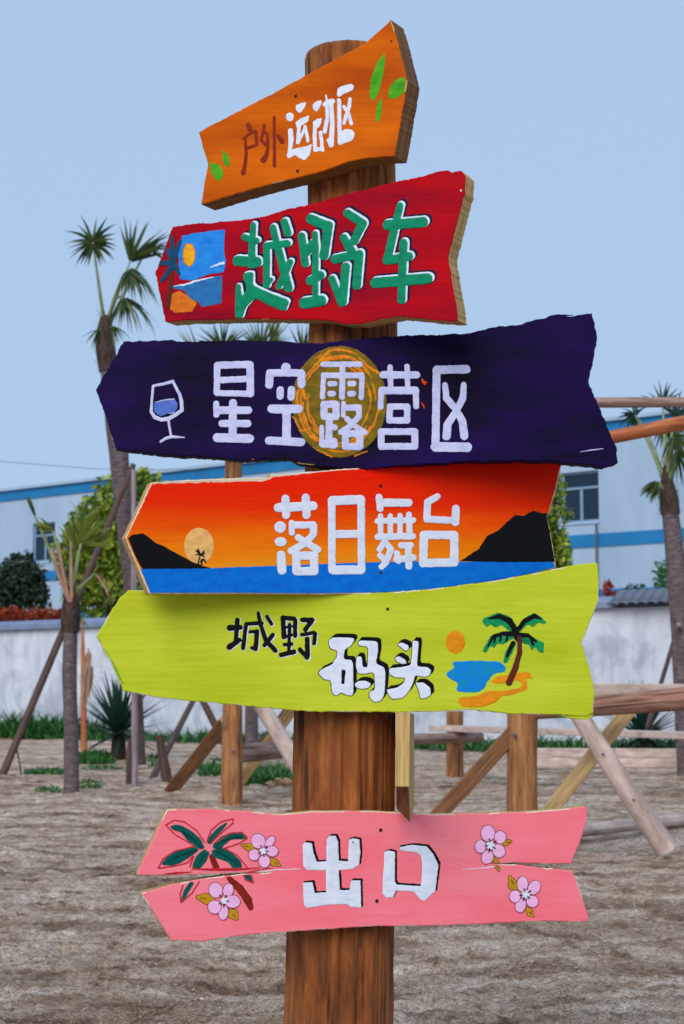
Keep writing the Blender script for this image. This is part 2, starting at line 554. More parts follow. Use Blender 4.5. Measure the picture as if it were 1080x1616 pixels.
for a_, b_ in wins:
    D = .28
    q4((a_, 0, Z0), (b_, 0, Z0), (b_, D, Z0), (a_, D, Z0)); q4((a_, D, Z1), (b_, D, Z1), (b_, 0, Z1), (a_, 0, Z1))
    q4((a_, 0, Z0), (a_, D, Z0), (a_, D, Z1), (a_, 0, Z1)); q4((b_, D, Z0), (b_, 0, Z0), (b_, 0, Z1), (b_, D, Z1))
q4((U1, 0, -.2), (U1, 14, -.2), (U1, 14, HB), (U1, 0, HB)); q4((U0, 14, -.2), (U0, 0, -.2), (U0, 0, HB), (U0, 14, HB))
q4((U1, 14, -.2), (U0, 14, -.2), (U0, 14, HB), (U1, 14, HB))
mb.build("wall_panel", MATS["factory_render"], ft)
mb = MB(); box(mb, (U0 - .2, -.2, HB + .003), (U1 + .2, 14.2, HB + .12), ax=AB); mb.build("roof", MATS["factory_render"], ft)
for za, zb, pr in ((9.56, HB - .002, .06), (5.84, 6.28, .04), (4.10, 4.42, .04)):
    mb = MB(); box(mb, (U0, -pr, za), (U1, -.003, zb), ax=AB); mb.build("blue_band", MATS["blue_band"], ft)
for a_, b_ in wins:
    mb = MB()
    fw = .07
    zt = Z0 + (Z1 - Z0) * .68; um = (a_ + b_) / 2
    for lo, hi in (((a_, .12, Z0), (a_ + fw, .2, Z1)), ((b_ - fw, .12, Z0), (b_, .2, Z1)), ((a_ + fw, .12, Z0), (b_ - fw, .2, Z0 + fw)),
                   ((a_ + fw, .12, Z1 - fw), (b_ - fw, .2, Z1)), ((a_ + fw, .12, zt - .04), (b_ - fw, .2, zt + .04)), ((um - .05, .11, Z0 + fw), (um + .05, .21, zt - .04))):
        box(mb, lo, hi, ax=AB)
    fr = mb.build("window", MATS["window_frame"], ft)
    for lo, hi in (((a_ + fw, .155, Z0 + fw), (um - .05, .165, zt - .04)), ((um + .05, .155, Z0 + fw), (b_ - fw, .165, zt - .04)), ((a_ + fw, .155, zt + .04), (b_ - fw, .165, Z1 - fw))):
        mp = MB(); box(mp, lo, hi, ax=AB); mp.build("pane", mg, fr)
    mb = MB(); box(mb, (a_ - .04, -.05, Z0 - .09), (b_ + .04, -.004, Z0 - .03), ax=AB); mb.build("sill", MATS["factory_render"], fr)
up = bu(946)
mb = MB(); tube(mb, [B0 + EB * up + NB * .12 + Vector((0, 0, z)) for z in (.0, 3.0, 6.6)], .04, 8); mb.build("drainpipe", MATS["pipe_grey"], ft)

# overhead cable, left sky
mb = MB()
tube(mb, [at(-500, 700, 66), at(-120, 722, 66), at(0, 728, 66), at(150, 740, 66), at(300, 741, 66), at(800, 722, 66), at(1500, 690, 66)], .012, 5, caps=False)
o = mb.build("overhead_cable", MATS["pipe_grey"]); tag(o, "thin grey overhead cable sagging across the sky by the factory roof", "cable")

# ------------------------------------------------------------------ vegetation
leafmat("dark_leaf", [lin(22, 42, 30), lin(38, 66, 44), lin(62, 84, 58)])
leafmat("green_leaf", [lin(52, 86, 16), lin(116, 146, 28), lin(180, 186, 62)])
leafmat("red_leaf", [lin(120, 34, 16), lin(176, 64, 30), lin(150, 84, 44)])
leafmat("palm_leaf", [lin(26, 48, 20), lin(52, 76, 28), lin(88, 104, 42)])
leafmat("palm_leaf_dark", [lin(16, 38, 34), lin(30, 62, 50), lin(48, 82, 60)])
leafmat("palm_leaf_yellow", [lin(70, 92, 24), lin(108, 124, 38), lin(140, 146, 64)])
leafmat("dry_leaf", [lin(120, 88, 62), lin(164, 130, 98), lin(190, 160, 130)])
leafmat("grass_blade", [lin(24, 70, 22), lin(44, 104, 32), lin(78, 124, 44)])
leafmat("weed_leaf", [lin(22, 66, 26), lin(42, 106, 40), lin(78, 134, 58)])
plain("petiole", lin(96, 112, 62), lin(150, 160, 110), s=5, rough=.6, bmp=0)
plain("tree_bark", lin(58, 46, 38), lin(96, 78, 64), s=6, rough=.9)
plain("soft_stem", lin(140, 100, 80), lin(184, 140, 116), s=5, rough=.7, bmp=0)

def leaf_cloud(mb, blobs, n, size, mi=0, up=.4):
    vols = np.array([b[1] * b[2] * b[3] for b in blobs]); pr = vols / vols.sum()
    for k in RNG.choice(len(blobs), n, p=pr):
        c, a, b_, h = blobs[k]
        d = RNG.normal(size=3); d /= np.linalg.norm(d)
        r = RNG.random() ** .45
        p = Vector(c) + Vector((d[0] * a * r, d[1] * b_ * r, d[2] * h * r))
        x = Vector(RNG.normal(size=3)).normalized()
        nn = Vector((RNG.normal(), RNG.normal(), RNG.normal() + up)).normalized()
        x = (x - nn * x.dot(nn)).normalized(); y = nn.cross(x)
        s = size * (0.6 + .8 * RNG.random())
        mb.add([p - x * s, p + y * s * .42 + nn * s * .12, p + x * s, p - y * s * .42 + nn * s * .12], [(0, 1, 2, 3)], None, mi)

def tree(name, label, blobs_px, Y, n, size, mat, base_px, group=None, trunk_r=.09):
    """blobs_px: (x, y, rx, ry) in picture columns at depth Y"""
    base = at(base_px, HOR, Y); base.z = 0
    t_ = thing(name, label, "tree" if "tree" in name else "shrub", base, group)
    k = Y / F
    blobs = [(at(x, y, Y + RNG.uniform(-.3, .3)), rx * k, max(rx, ry) * k * .8, ry * k) for x, y, rx, ry in blobs_px]
    mb = MB()
    top = max(b_[0].z for b_ in blobs)
    tube(mb, [base + Vector((0, 0, -.2)), base + Vector((.05, 0, top * .5)), base + Vector((0, 0, top * .9))], [trunk_r, trunk_r * .7, trunk_r * .3], 8)
    for c, a, b_, h in blobs:
        s0 = base + Vector((0, 0, max(.3, c.z * .55)))
        tube(mb, [s0, s0.lerp(c, .5) + Vector((0, 0, .1)), c], [trunk_r * .5, trunk_r * .3, trunk_r * .12], 5)
    mb.build("trunk", MATS["tree_bark"], t_)
    mb = MB(); leaf_cloud(mb, blobs, n, size)
    mb.build("crown", MATS[mat], t_)
    return t_

YB = 44.5
tree("bushy_tree", "dark green bushy tree above the left end of the wall", [(30, 915, 42, 38), (10, 935, 36, 40), (55, 940, 28, 30), (38, 885, 22, 18), (-30, 920, 40, 45), (60, 905, 14, 14)], YB + 1.5, 3600, .11, "dark_leaf", 22)
tree("leafy_tree", "tall light green leafy tree between the two left palms", [(150, 830, 45, 50), (180, 790, 40, 45), (120, 880, 40, 45), (165, 900, 50, 55), (215, 770, 34, 34), (235, 760, 24, 22), (190, 860, 45, 60), (140, 940, 45, 40), (200, 930, 40, 45), (258, 790, 25, 30), (240, 850, 40, 50)], YB, 6200, .125, "green_leaf", 170, trunk_r=.12)
tree("slender_tree", "green slender tree beside the factory window on the right", [(868, 800, 26, 36), (878, 770, 16, 26), (892, 815, 15, 16), (872, 860, 30, 36), (890, 880, 16, 30), (884, 900, 24, 30), (850, 850, 34, 60), (862, 930, 34, 40)], 35.2, 3600, .085, "green_leaf", 872)
for px, py, lab, mat, rx, ry in ((960, 930, "small reddish shrub just over the wall top", "red_leaf", 10, 16), (1000, 932, "low dark shrub over the tiled coping", "dark_leaf", 22, 12), (1044, 905, "green creeper bush behind the right palm trunk", "weed_leaf", 12, 28)):
    tree("wall_shrub", lab, [(px, py, rx, ry), (px + 8, py + 12, rx, ry * .7), (px - 6, py + 18, rx, ry * .6)], 32.5, 260, .055, mat, px, "shrubs behind the wall", trunk_r=.03)
# red hedge along the top of the left wall
mb = MB()
hb = at(45, HOR, 43); hb.z = 0
ht = thing("red_hedge", "clipped rust red hedge above the left wall coping", "hedge", hb)
blobs = []
for x in range(-150, 108, 12):
    yy = 43.5
    blobs.append((at(x, 972 + random.uniform(-3, 3), yy), 14 * yy / F, .3, 13 * yy / F))
leaf_cloud(mb, blobs, 3200, .075); mb.build("foliage", MATS["red_leaf"], ht)
mb = MB()
for x in range(-145, 106, 16):
    p = at(x, 985, 43.5); g_ = Vector((p.x, p.y, -.1))
    tube(mb, [g_, p], [.03, .015], 5)
mb.build("stem", MATS["tree_bark"], ht)

# ------------------------------------------------------------------ palms
def leaflet(mb, p0, d, side, L, wd, droop, mi=0, seg=4):
    pts = []
    v = Vector(d).normalized(); p = Vector(p0)
    for k in range(seg + 1):
        pts.append((p.copy(), wd * (0.35 + .65 * math.sin(math.pi * min(1, .25 + k / seg * .75))) * (1 - (k / seg) ** 3 * .95)))
        v = (v + Vector((0, 0, -droop / seg))).normalized(); p = p + v * (L / seg)
    verts, faces = [], []
    for k, (q, w_) in enumerate(pts):
        verts += [q - side * w_ / 2, q + side * w_ / 2 ]
    for k in range(seg): faces.append((2 * k, 2 * k + 1, 2 * k + 3, 2 * k + 2))
    mb.add(verts, faces, None, mi)

def fan(parent, root, hub, axis, nrm, Lr, n, spread=150, droop=.5, mats=("petiole", "palm_leaf"), wd=.032, label=None, bow=0.0):
    """one fan frond: curved stalk from root to hub, n narrow leaflets spread round axis in the plane square to nrm"""
    mb = MB()
    root, hub = Vector(root), Vector(hub)
    mid = root.lerp(hub, .55) + Vector((0, 0, bow))
    tube(mb, [root, root.lerp(mid, .5) + Vector((0, 0, bow * .3)), mid, mid.lerp(hub, .5) + Vector((0, 0, bow * .2)), hub], [.03, .026, .021, .017, .011], 6, 0)
    a = Vector(axis).normalized(); nn = Vector(nrm); nn = (nn - a * nn.dot(a)).normalized(); s = nn.cross(a)
    for k in range(n):
        an = R(-spread + 2 * spread * (k + .5) / n + random.uniform(-4, 4))
        d = a * math.cos(an) + s * math.sin(an) + nn * random.uniform(-.12, .12)
        sd = d.cross(nn).normalized()
        sd = (sd * .8 + nn * .6 * random.choice((-1, 1))).normalized()
        leaflet(mb, hub + d * .01, d, sd, Lr * random.uniform(.75, 1.05) * (1 - .25 * abs(an) / 2.6), wd, droop * random.uniform(.6, 1.4), 1)
    o = mb.build("frond", [MATS[mats[0]], MATS[mats[1]]], parent)
    if label: o["label"] = label
    return o

def palm_trunk(parent, pts, Y, fibre_from=None, ringed=True):
    """pts: (x, y, half width px, depth)"""
    P = [at(x, y, d) for x, y, hw, d in pts]; Rr = [hw * d / F for x, y, hw, d in pts]
    mb = MB(); tube(mb, P, Rr, 16, 0, rough=.07, sub=14)
    o = mb.build("trunk", MATS["palm_bark"], parent)
    return o

def fibre_sheath(parent, P, Rr, n=160, length=.22):
    mb = MB(); tube(mb, P, [r * 1.02 for r in Rr], 14, 0, rough=.18, sub=6)
    for k in range(n):
        tt = random.random() * (len(P) - 1); i = min(int(tt), len(P) - 2); f = tt - i
        c = Vector(P[i]).lerp(Vector(P[i + 1]), f); r = Rr[i] * (1 - f) + Rr[i + 1] * f
        an = random.uniform(0, 6.283); d = Vector((math.cos(an), math.sin(an), 0))
        leaflet(mb, c + d * r * .9, d * .45 + Vector((0, 0, random.choice((-.9, .7)))), d.cross(Vector((0, 0, 1))), length * random.uniform(.4, 1), .012, .5, 0, 3)
    return mb.build("fibre_sheath", MATS["palm_fibre"], parent)

# big palm on the left, crown against the sky
D1 = 24.0
b1 = gnd(220, 1206)
p1 = thing("fan_palm", "tall leaning fan palm at left, half its fronds drooping", "palm", b1, "fan palms planted before the wall")
palm_trunk(p1, [(222, 1212, 9, b1.y), (217, 1100, 8.5, D1 + .3), (209, 980, 9.5, D1 + .1), (201, 880, 11, D1), (192, 760, 14.5, D1), (184, 680, 16, D1), (174, 600, 14.5, D1), (168, 530, 12.5, D1)], D1)
sheath = [at(171, 585, D1), at(167, 550, D1), at(166, 520, D1), at(166, 498, D1)]
fibre_sheath(p1, sheath, [.15, .145, .115, .06])
k1 = D1 / F
hub0 = at(166, 512, D1)
def pfan(parent, D, root, hub, ax_px, Lpx, n, spread, droop, mats=("petiole", "palm_leaf"), dz=0.0, tilt=(0, -1, .2), wd=.034, label=None, bow=0.0):
    h = at(hub[0], hub[1], D + dz)
    a = Vector((ax_px[0], (ax_px[2] if len(ax_px) > 2 else 0) , -ax_px[1]))
    return fan(parent, at(root[0], root[1], D), h, a, tilt, Lpx * D / F, n, spread, droop, mats, wd, label, bow)
pfan(p1, D1, (165, 512), (147, 384), (-.1, -1), 54, 24, 168, .7, dz=-.3, wd=.062)
pfan(p1, D1, (168, 510), (206, 412), (.5, -1), 78, 16, 42, .3, dz=.1, wd=.07)
pfan(p1, D1, (170, 508), (204, 428), (.8, .3), 78, 26, 115, 1.35, dz=-.2, tilt=(.3, -.6, .9), wd=.06, bow=.14)
pfan(p1, D1, (170, 505), (196, 472), (.9, .2), 84, 26, 110, 1.45, dz=-.35, tilt=(.3, -.6, .9), wd=.055, bow=.16)
pfan(p1, D1, (172, 512), (232, 392), (1, -.15), 50, 8, 40, .4, dz=.3, wd=.04)
pfan(p1, D1, (162, 520), (158, 520), (-.5, .8), 36, 8, 60, .8, dz=-.1, wd=.03)
pfan(p1, D1, (172, 520), (178, 515), (.5, 1), 40, 8, 60, .8, dz=-.15, wd=.03)

# small palm in front left
b2 = gnd(112, 1247); D2 = b2.y
p2 = thing("fan_palm", "small fan palm with cut-back yellowish fronds, nearest the left edge", "palm", b2, "fan palms planted before the wall")
palm_trunk(p2, [(112, 1256, 14, D2), (113, 1238, 12.5, D2), (112, 1150, 10.8, D2), (110, 1060, 11.5, D2), (112, 990, 11, D2)], D2)
fibre_sheath(p2, [at(112, 998, D2), at(112, 975, D2), at(113, 952, D2), at(113, 925, D2)], [.092, .108, .092, .04], 110, .16)
pfan(p2, D2, (113, 945), (124, 868), (.25, -1), 62, 24, 50, .1, ("petiole", "palm_leaf_yellow"), dz=.15, wd=.075)
pfan(p2, D2, (112, 945), (128, 858), (.9, -.8), 60, 18, 45, .2, ("petiole", "palm_leaf_yellow"), dz=.1, wd=.07)
pfan(p2, D2, (111, 945), (84, 838), (-1, -.55), 34, 6, 22, .2, ("petiole", "palm_leaf_yellow"), dz=.0, wd=.04)
pfan(p2, D2, (115, 940), (150, 905), (.7, .6), 58, 5, 18, .7, ("petiole", "dry_leaf"), dz=-.1, wd=.016)
pfan(p2, D2, (112, 945), (56, 815), (-.35, -1), 38, 4, 10, .0, ("petiole", "palm_leaf"), dz=.1, wd=.035)
for (xa, ya), (xb, yb) in (((110, 950), (93, 857)), ((114, 950), (112, 855)), ((108, 945), (82, 865))):
    mb = MB(); tube(mb, [at(xa, ya, D2 - .08), at((xa * .4 + xb * .6), ya * .5 + yb * .5, D2 - .12), at(xb, yb, D2 - .1)], [.022, .02, .014], 7)
    mb.build("cut_stalk", MATS["soft_stem"], p2)
# hanging dry frond tied beside it on a thin cane
cb = gnd(133, 1190)
ct = thing("garden_cane", "orange brown cane with a dry frond tied on, right of the small palm", "stake", cb)
mb = MB(); tube(mb, [at(133, 1194, cb.y), at(132, 1090, cb.y), at(131, 1025, cb.y), at(131, 975, cb.y)], [.055, .05, .035, .008], 9, rough=.05); mb.build("pole", MATS["orange_pole"], ct)
mb = MB()
for k in range(26):
    x = random.uniform(131, 146); y = random.uniform(1022, 1080)
    leaflet(mb, at(x, y, cb.y - .08), Vector((random.uniform(-.2, .2), random.uniform(-.2, .1), -1)), Vector((1, random.uniform(-.6, .6), 0)).normalized(), random.uniform(.25, .6), .045, .2)
mb.build("dry_frond", MATS["dry_leaf"], ct)
mb = MB()
for k in range(10):
    leaflet(mb, at(random.uniform(126, 134), 978, cb.y - .1), Vector((random.uniform(-.3, .6), -.2, random.uniform(-1, .2))), Vector((0, .3, 1)).normalized(), .22, .05, .5)
mb.build("leaf_tuft", MATS["palm_leaf_yellow"], ct)

# palm hidden behind the boards: its dark trunk and the tips of its crown show
b3 = gnd(398, 1184); D3 = b3.y
p3 = thing("fan_palm", "dark-trunked fan palm whose frond tips rise between red and purple boards", "palm", b3, "fan palms planted before the wall")
palm_trunk(p3, [(398, 1190, 11, D3), (397, 1120, 10, D3), (390, 950, 10, D3), (372, 760, 9, D3), (374, 700, 10, D3), (392, 610, 9, D3)], D3)
fibre_sheath(p3, [at(385, 640, D3), at(392, 605, D3), at(395, 585, D3)], [.13, .12, .06], 90, .2)
for hx, hy, ax, L_, n_, sp in ((352, 552, (-.15, -1), 58, 17, 62), (412, 552, (.15, -1), 62, 17, 60), (478, 560, (.3, -1), 66, 11, 42), (318, 570, (-.5, -1), 78, 4, 12), (428, 545, (.25, -1), 60, 9, 22), (340, 640, (-1, .2), 60, 14, 80), (450, 640, (1, .2), 60, 14, 80)):
    pfan(p3, D3, (394, 600), (hx, hy), ax, L_, n_, sp, .12, ("petiole", "palm_leaf" if n_ > 10 else "palm_leaf_yellow"), dz=random.uniform(-.3, .3), wd=.055)

# right palm, trunk leaning out of the frame
b4 = gnd(1092, 1222); D4 = b4.y
p4 = thing("fan_palm", "ringed fan palm trunk leaning at the right edge with blue-green fronds", "palm", b4, "fan palms planted before the wall")
palm_trunk(p4, [(1093, 1228, 24, D4), (1086, 1120, 21, D4), (1079, 1000, 19, D4), (1070, 920, 17, D4), (1063, 850, 14.5, D4), (1058, 805, 13, D4)], D4)
fibre_sheath(p4, [at(1058, 812, D4), at(1056, 785, D4), at(1054, 765, D4), at(1052, 735, D4)], [.125, .125, .095, .035], 150, .2)
PD = ("petiole", "palm_leaf_dark")
for root, hub, ax, L_, n_, sp, dr, mats, dz in (
    ((1053, 770), (1046, 640), (-.15, -1), 42, 11, 80, .3, PD, .2),
    ((1053, 770), (1003, 656), (-1, -.05), 36, 13, 125, 1.1, PD, .1),
    ((1053, 765), (1050, 668), (.1, 1), 50, 10, 70, .4, PD, .3),
    ((1053, 760), (1062, 690), (.7, .5), 62, 15, 110, 1.1, ("petiole", "palm_leaf"), -.2),
    ((1055, 770), (1090, 670), (.8, -.3), 60, 15, 130, .6, PD, 0),
    ((1054, 775), (1068, 712), (.5, .9), 60, 12, 60, .8, ("petiole", "palm_leaf"), -.25),
    ((1052, 782), (1036, 760), (-.55, .8), 38, 13, 50, .5, ("petiole", "palm_leaf"), -.15),
    ((1054, 760), (1064, 655), (.5, -.6), 46, 10, 90, .5, PD, .2)):
    pfan(p4, D4, root, hub, ax, L_, n_, sp, dr, mats, dz=dz, wd=.05, bow=.04)
mb = MB(); tube(mb, [at(1052, 765, D4), at(1036, 715, D4), at(1025, 690, D4), at(1010, 662, D4)], [.018, .014, .012, .01], 6); mb.build("cut_stalk", MATS["petiole"], p4)

# yuccas
def yucca(label, base, Y, hub_z, Lm, n, mat="palm_leaf_dark", up=1.0):
    t_ = thing("yucca_plant", label, "plant", base, "spiky yuccas by the wall")
    mb = MB(); tube(mb, [base + Vector((0, 0, -.1)), base + Vector((0, 0, hub_z))], [.13, .10], 10, rough=.2, sub=4); mb.build("stem", MATS["palm_fibre"], t_)
    for k in range(n):
        an = k * 2.399; el = R(-18 + 100 * (k / n))
        d = Vector((math.cos(an) * math.cos(el), math.sin(an) * math.cos(el), math.sin(el) * up))
        mb = MB()
        s = d.cross(Vector((0, 0, 1))).normalized()
        leaflet(mb, base + Vector((0, 0, hub_z)) + d * .05, d, s, Lm * random.uniform(.85, 1.1), .095, random.uniform(.05, .25), 0, 3)
        leaf = mb.build("leaf", MATS[mat], t_)
yb = gnd(187, 1196)
yucca("dark spiky yucca with a short stem beside the left palm", yb, yb.y, .40, .98, 84)
yc = gnd(1015, 1193)
yucca("dark spiky yucca by the wall behind the rails", yc, yc.y, .30, .95, 72)

# ------------------------------------------------------------------ props (poles that steady the palms)
def prop(label, a, b_, r, mat="prop_pole", cat="pole", name="support_pole"):
    base = Vector(b_)
    mb = MB()
    P = [Vector(a).lerp(base, k / 3) for k in range(4)]
    P[1] += Vector((random.uniform(-.02, .02), 0, random.uniform(-.02, .02)))
    tube(mb, P, [r * .8, r * .9, r, r * 1.05], 9, rough=.08, sub=4)
    o = mb.build(name, MATS[mat], None, origin=base)
    return tag(o, label, cat, "poles propping the palms")
f1 = gnd(1, 1219)
prop("long dark pole leaning from the left palm down to the left edge", at(211, 733, D1 - .35), f1 - Vector((0, 0, .1)), .052)
f2 = gnd(213, 1240)
prop("upright grey pole standing right beside the left palm trunk", at(211, 742, f2.y + .9), f2 - Vector((0, 0, .1)), .036, "bamboo_pole")
f3 = gnd(232, 1232)
prop("dark pole sloping up rightwards under the lime board", at(400, 925, D3 - 1.5), f3 - Vector((0, 0, .1)), .042)
f4 = gnd(372, 1196)
prop("dark pole sloping down rightwards behind the timber post", at(292, 1052, f4.y + .3), f4 - Vector((0, 0, .1)), .06)
f5 = gnd(392, 1190)
prop("thin dark pole rising rightwards behind the horizontal log", at(470, 1090, f5.y - .4), f5 - Vector((0, 0, .1)), .035)
f6 = gnd(1008, 1186)
prop("thin grey pole leaning up to the right palm trunk", at(1072, 985, D4 - .3), f6 - Vector((0, 0, .1)), .04, "bamboo_pole")
for lab, a_, b_, r in (("short dark stake beside the grey pole", (206, 1168), (203, 1238), .035), ("short brown stake crossing the sloping pole", (252, 1160), (266, 1236), .065), ("thin bare stick near the left edge", (26, 1165), (34, 1218), .012)):
    g_ = gnd(*b_)
    prop(lab, at(a_[0], a_[1], g_.y), g_ - Vector((0, 0, .05)), r, name="stake", cat="stake")

# ------------------------------------------------------------------ timber play frame
bA = gnd(366, 1262); bB = gnd(826, 1343); bD = gnd(718, 1226)
yA, yB_, yD = bA.y, bB.y, bD.y
tf = thing("climbing_gym", "large rustic timber climbing structure of round posts, braces and rails behind the signpost", "climbing frame", (bB + bA) / 2)
def log(name, P, r, mat, rough=.06, seg=18, sub=8, cap="end_grain", label=None):
    mb = MB(); tube(mb, P, r, seg, 0, rough=rough, sub=sub, cap_mi=1)
    o = mb.build(name, [MATS[mat], MATS[cap]], tf)
    if label: o["label"] = label
    return o
def brace(name, a, b_, wd, th, mat, up=(0, -1, 0)):
    mb = MB(); plank(mb, a, b_, wd, th, up, 0, cap_mi=1)
    return mb.build(name, [MATS[mat], MATS["end_grain"]], tf)
dn = Vector((0, 0, -.25))
topA = at(368, 716, yA)
log("post", [bA + dn, bA + Vector((0, 0, .6)), topA], [.112, .105, .082], "frame_wood")
topB = at(826, 540, yB_)
log("post", [bB + dn, bB + Vector((0, 0, .6)), topB], [.108, .104, .095], "frame_wood")
topD = at(718, 1122, yD)
log("post", [bD + dn, topD], [.108, .104], "frame_wood")
# top beam A-B, head plate on A
log("beam", [topA + Vector((-.22, .05, .06)), topB + Vector((.25, 0, .06))], [.075, .08], "grey_log")
# right post out of the frame and the two poles that run to it
bC = at(1290, HOR, yB_ - .5); bC.z = 0
log("post", [bC + dn, Vector((bC.x, bC.y, 2.5))], [.105, .095], "frame_wood")
log("pole", [at(812, 636, yB_ - .16), at(1080, 635, yB_ - .16), at(1310, 634, yB_ - .2)], [.036, .036, .036], "grey_log")
log("pole", [at(812, 718, yB_ + .16), at(965, 690, yB_ - .55), at(1080, 667, yB_ - 1.1), at(1300, 618, yB_ - 2.1)], [.045, .045, .047, .05], "orange_pole")
# rail log and the pale plank behind it
log("rail", [at(824, 1121, yB_ + .02), at(950, 1113, yB_ - .25), at(1080, 1103, yB_ - .5), at(1300, 1092, yB_ - .9)], [.066, .070, .076, .08], "rail_log")
brace("rail_board", at(880, 1091, yB_ + .20), at(1310, 1095, yB_ + .2), .12, .04, "plank_wood", (0, 0, 1))
tf.children[-1].data.materials[0] = MATS["pale_log"]
# low log A-D
log("rail", [at(362, 1190, yA - .04), at(470, 1181, yA + 1.2), at(650, 1167, yD - 1.4), at(758, 1163, yD - .16)], [.098, .09, .068, .064], "grey_log")
# braces
gl = gnd(268, 1244); brace("brace", gl + Vector((0, 0, -.05)), at(356, 1140, yA - .02), .05, .14, "plank_wood", (0, 1, 0))
gr = gnd(372, 1243); brace("brace", gr + Vector((0, .2, 0)), at(470, 1108, yA + 1.0), .05, .12, "tan_plank", (0, 1, 0))
gq = gnd(505, 1262); log("brace", [gq + Vector((0, 0, -.03)), at(412, 1112, gq.y + .25), at(380, 1060, gq.y + .35)], [.088, .082, .08], "pale_log", .05)
gb = gnd(640, 1343); brace("brace", gb, at(812, 1155, yB_ - .02), .05, .105, "plank_wood", (0, 1, 0))
gt = gnd(815, 1346); brace("brace", gt, at(1000, 1112, yB_ + .10), .045, .10, "tan_plank", (0, 1, 0))
gp = gnd(1046, 1347); log("brace", [gp + Vector((.02, -.05, .03)), at(985, 1240, yB_ - .28), at(915, 1130, yB_ - .24), at(890, 1092, yB_ - .2)], [.078, .070, .062, .060], "pale_log", .05)
# coach bolts at the joints and nail heads in the pale prop
def bolt(px, py, Y, r=.014):
    c = at(px, py, Y); mb = MB(); tube(mb, [c + Vector((0, .03, 0)), c + Vector((0, -.012, 0)), c + Vector((0, -.016, 0))], [r, r, r * .6], 6, smooth=False)
    mb.build("bolt", MATS["pipe_grey"], tf)
bolt(833, 1119, yB_ - .09); bolt(846, 1092, yB_ - .05); bolt(368, 1186, yA - .15); bolt(352, 1146, yA - .12); bolt(812, 1160, yB_ - .13)
for (px, py, q) in ((952, 1190, -.345), (1000, 1262, -.345), (1030, 1318, -.29)): bolt(px, py, yB_ + q, .008)
# back rail of pale sawn board
bk = thing("plank_bench", "weathered grey plank seat running right from the short post", "bench", gnd(900, 1200))
mb = MB(); plank(mb, at(692, 1149, yD - .2), at(1340, 1168, yD - 5.6), .30, .07, Vector((-.3, 1, 0)), 0, cap_mi=1)
mb.build("seat", [MATS["pale_log"], MATS["end_grain"]], bk)
for px_, yy in ((1330, yD - 5.5), (823, yD - 1.4)):
    q = at(px_, HOR, yy); q.z = 0
    ztop = at(px_, 1152 + (px_ - 692) * .0293, yy).z
    mb = MB(); tube(mb, [q + Vector((0, .06, -.2)), Vector((q.x, q.y + .06, ztop - .045))], [.07, .07], 12, rough=.05); mb.build("leg", MATS["prop_pole"], bk)
# timber edging of a bed
e0, e1 = gnd(800, 1210), gnd(1500, 1214)
et = thing("timber_edging", "low weathered plank edging on the sand behind the rails", "edging", e0)
for z0, z1_ in ((0, .135), (.138, .27)):
    for k in range(4):
        a_ = e0.lerp(e1, k / 4 + .001); b2_ = e0.lerp(e1, (k + 1) / 4 - .001)
        mb = MB(); plank(mb, a_ + Vector((0, random.uniform(-.01, .01), (z0 + z1_) / 2)), b2_ + Vector((0, 0, (z0 + z1_) / 2)), z1_ - z0, .05, (0, 0, 1), 0, bev=.008, cap_mi=1)
        mb.build("plank", [MATS["pale_log"], MATS["end_grain"]], et)
# loose log on the sand
g1, g2 = gnd(900, 1322), gnd(1330, 1278)
mb = MB(); tube(mb, [g1 + Vector((0, 0, .045)), at(1000, 1301, gnd(1000, 1312).y), g2 + Vector((0, 0, .05))], [.052, .05, .046], 14, 0, rough=.08, sub=8, cap_mi=1)
o = mb.build("loose_log", [MATS["pale_log"], MATS["end_grain"]], None, origin=g1)
tag(o, "thin weathered log lying on the sand under the leaning prop", "log")

# ------------------------------------------------------------------ grass and weeds
def blades(name, label, patches, mat, group=None):
    mb = MB()
    for (x0, x1, ya, yb_, n, h) in patches:
        for k in range(n):
            px = random.uniform(x0, x1); tt = random.random()
            py = ya + (yb_ - ya) * tt
            g_ = gnd(px, py); g_.z = 0
            f = math.sin(math.pi * min(1, max(0.02, (px - x0) / (x1 - x0)))) ** .4
            L_ = h * random.uniform(.45, 1.1) * f
            an = random.uniform(0, 6.28); d = Vector((math.cos(an) * .5, math.sin(an) * .5, 1))
            leaflet(mb, g_ + Vector((0, 0, -.03)), d, Vector((math.sin(an), -math.cos(an), 0)), L_, .012 + .0016 * g_.y * .6, random.uniform(.3, 1.1), 0, 2)
    o = mb.build(name, MATS[mat]); tag(o, label, kind="stuff"); return o
blades("grass", "low green grass tufts on the sand", [(38, 108, 1213, 1219, 420, .10), (118, 182, 1190, 1203, 700, .22), (125, 200, 1206, 1212, 160, .06), (55, 100, 1240, 1247, 110, .07), (122, 165, 1232, 1241, 160, .12),
    (312, 352, 1210, 1224, 420, .20), (385, 470, 1222, 1240, 1000, .30), (330, 350, 1196, 1202, 60, .1), (232, 262, 1190, 1212, 120, .16)], "grass_blade")
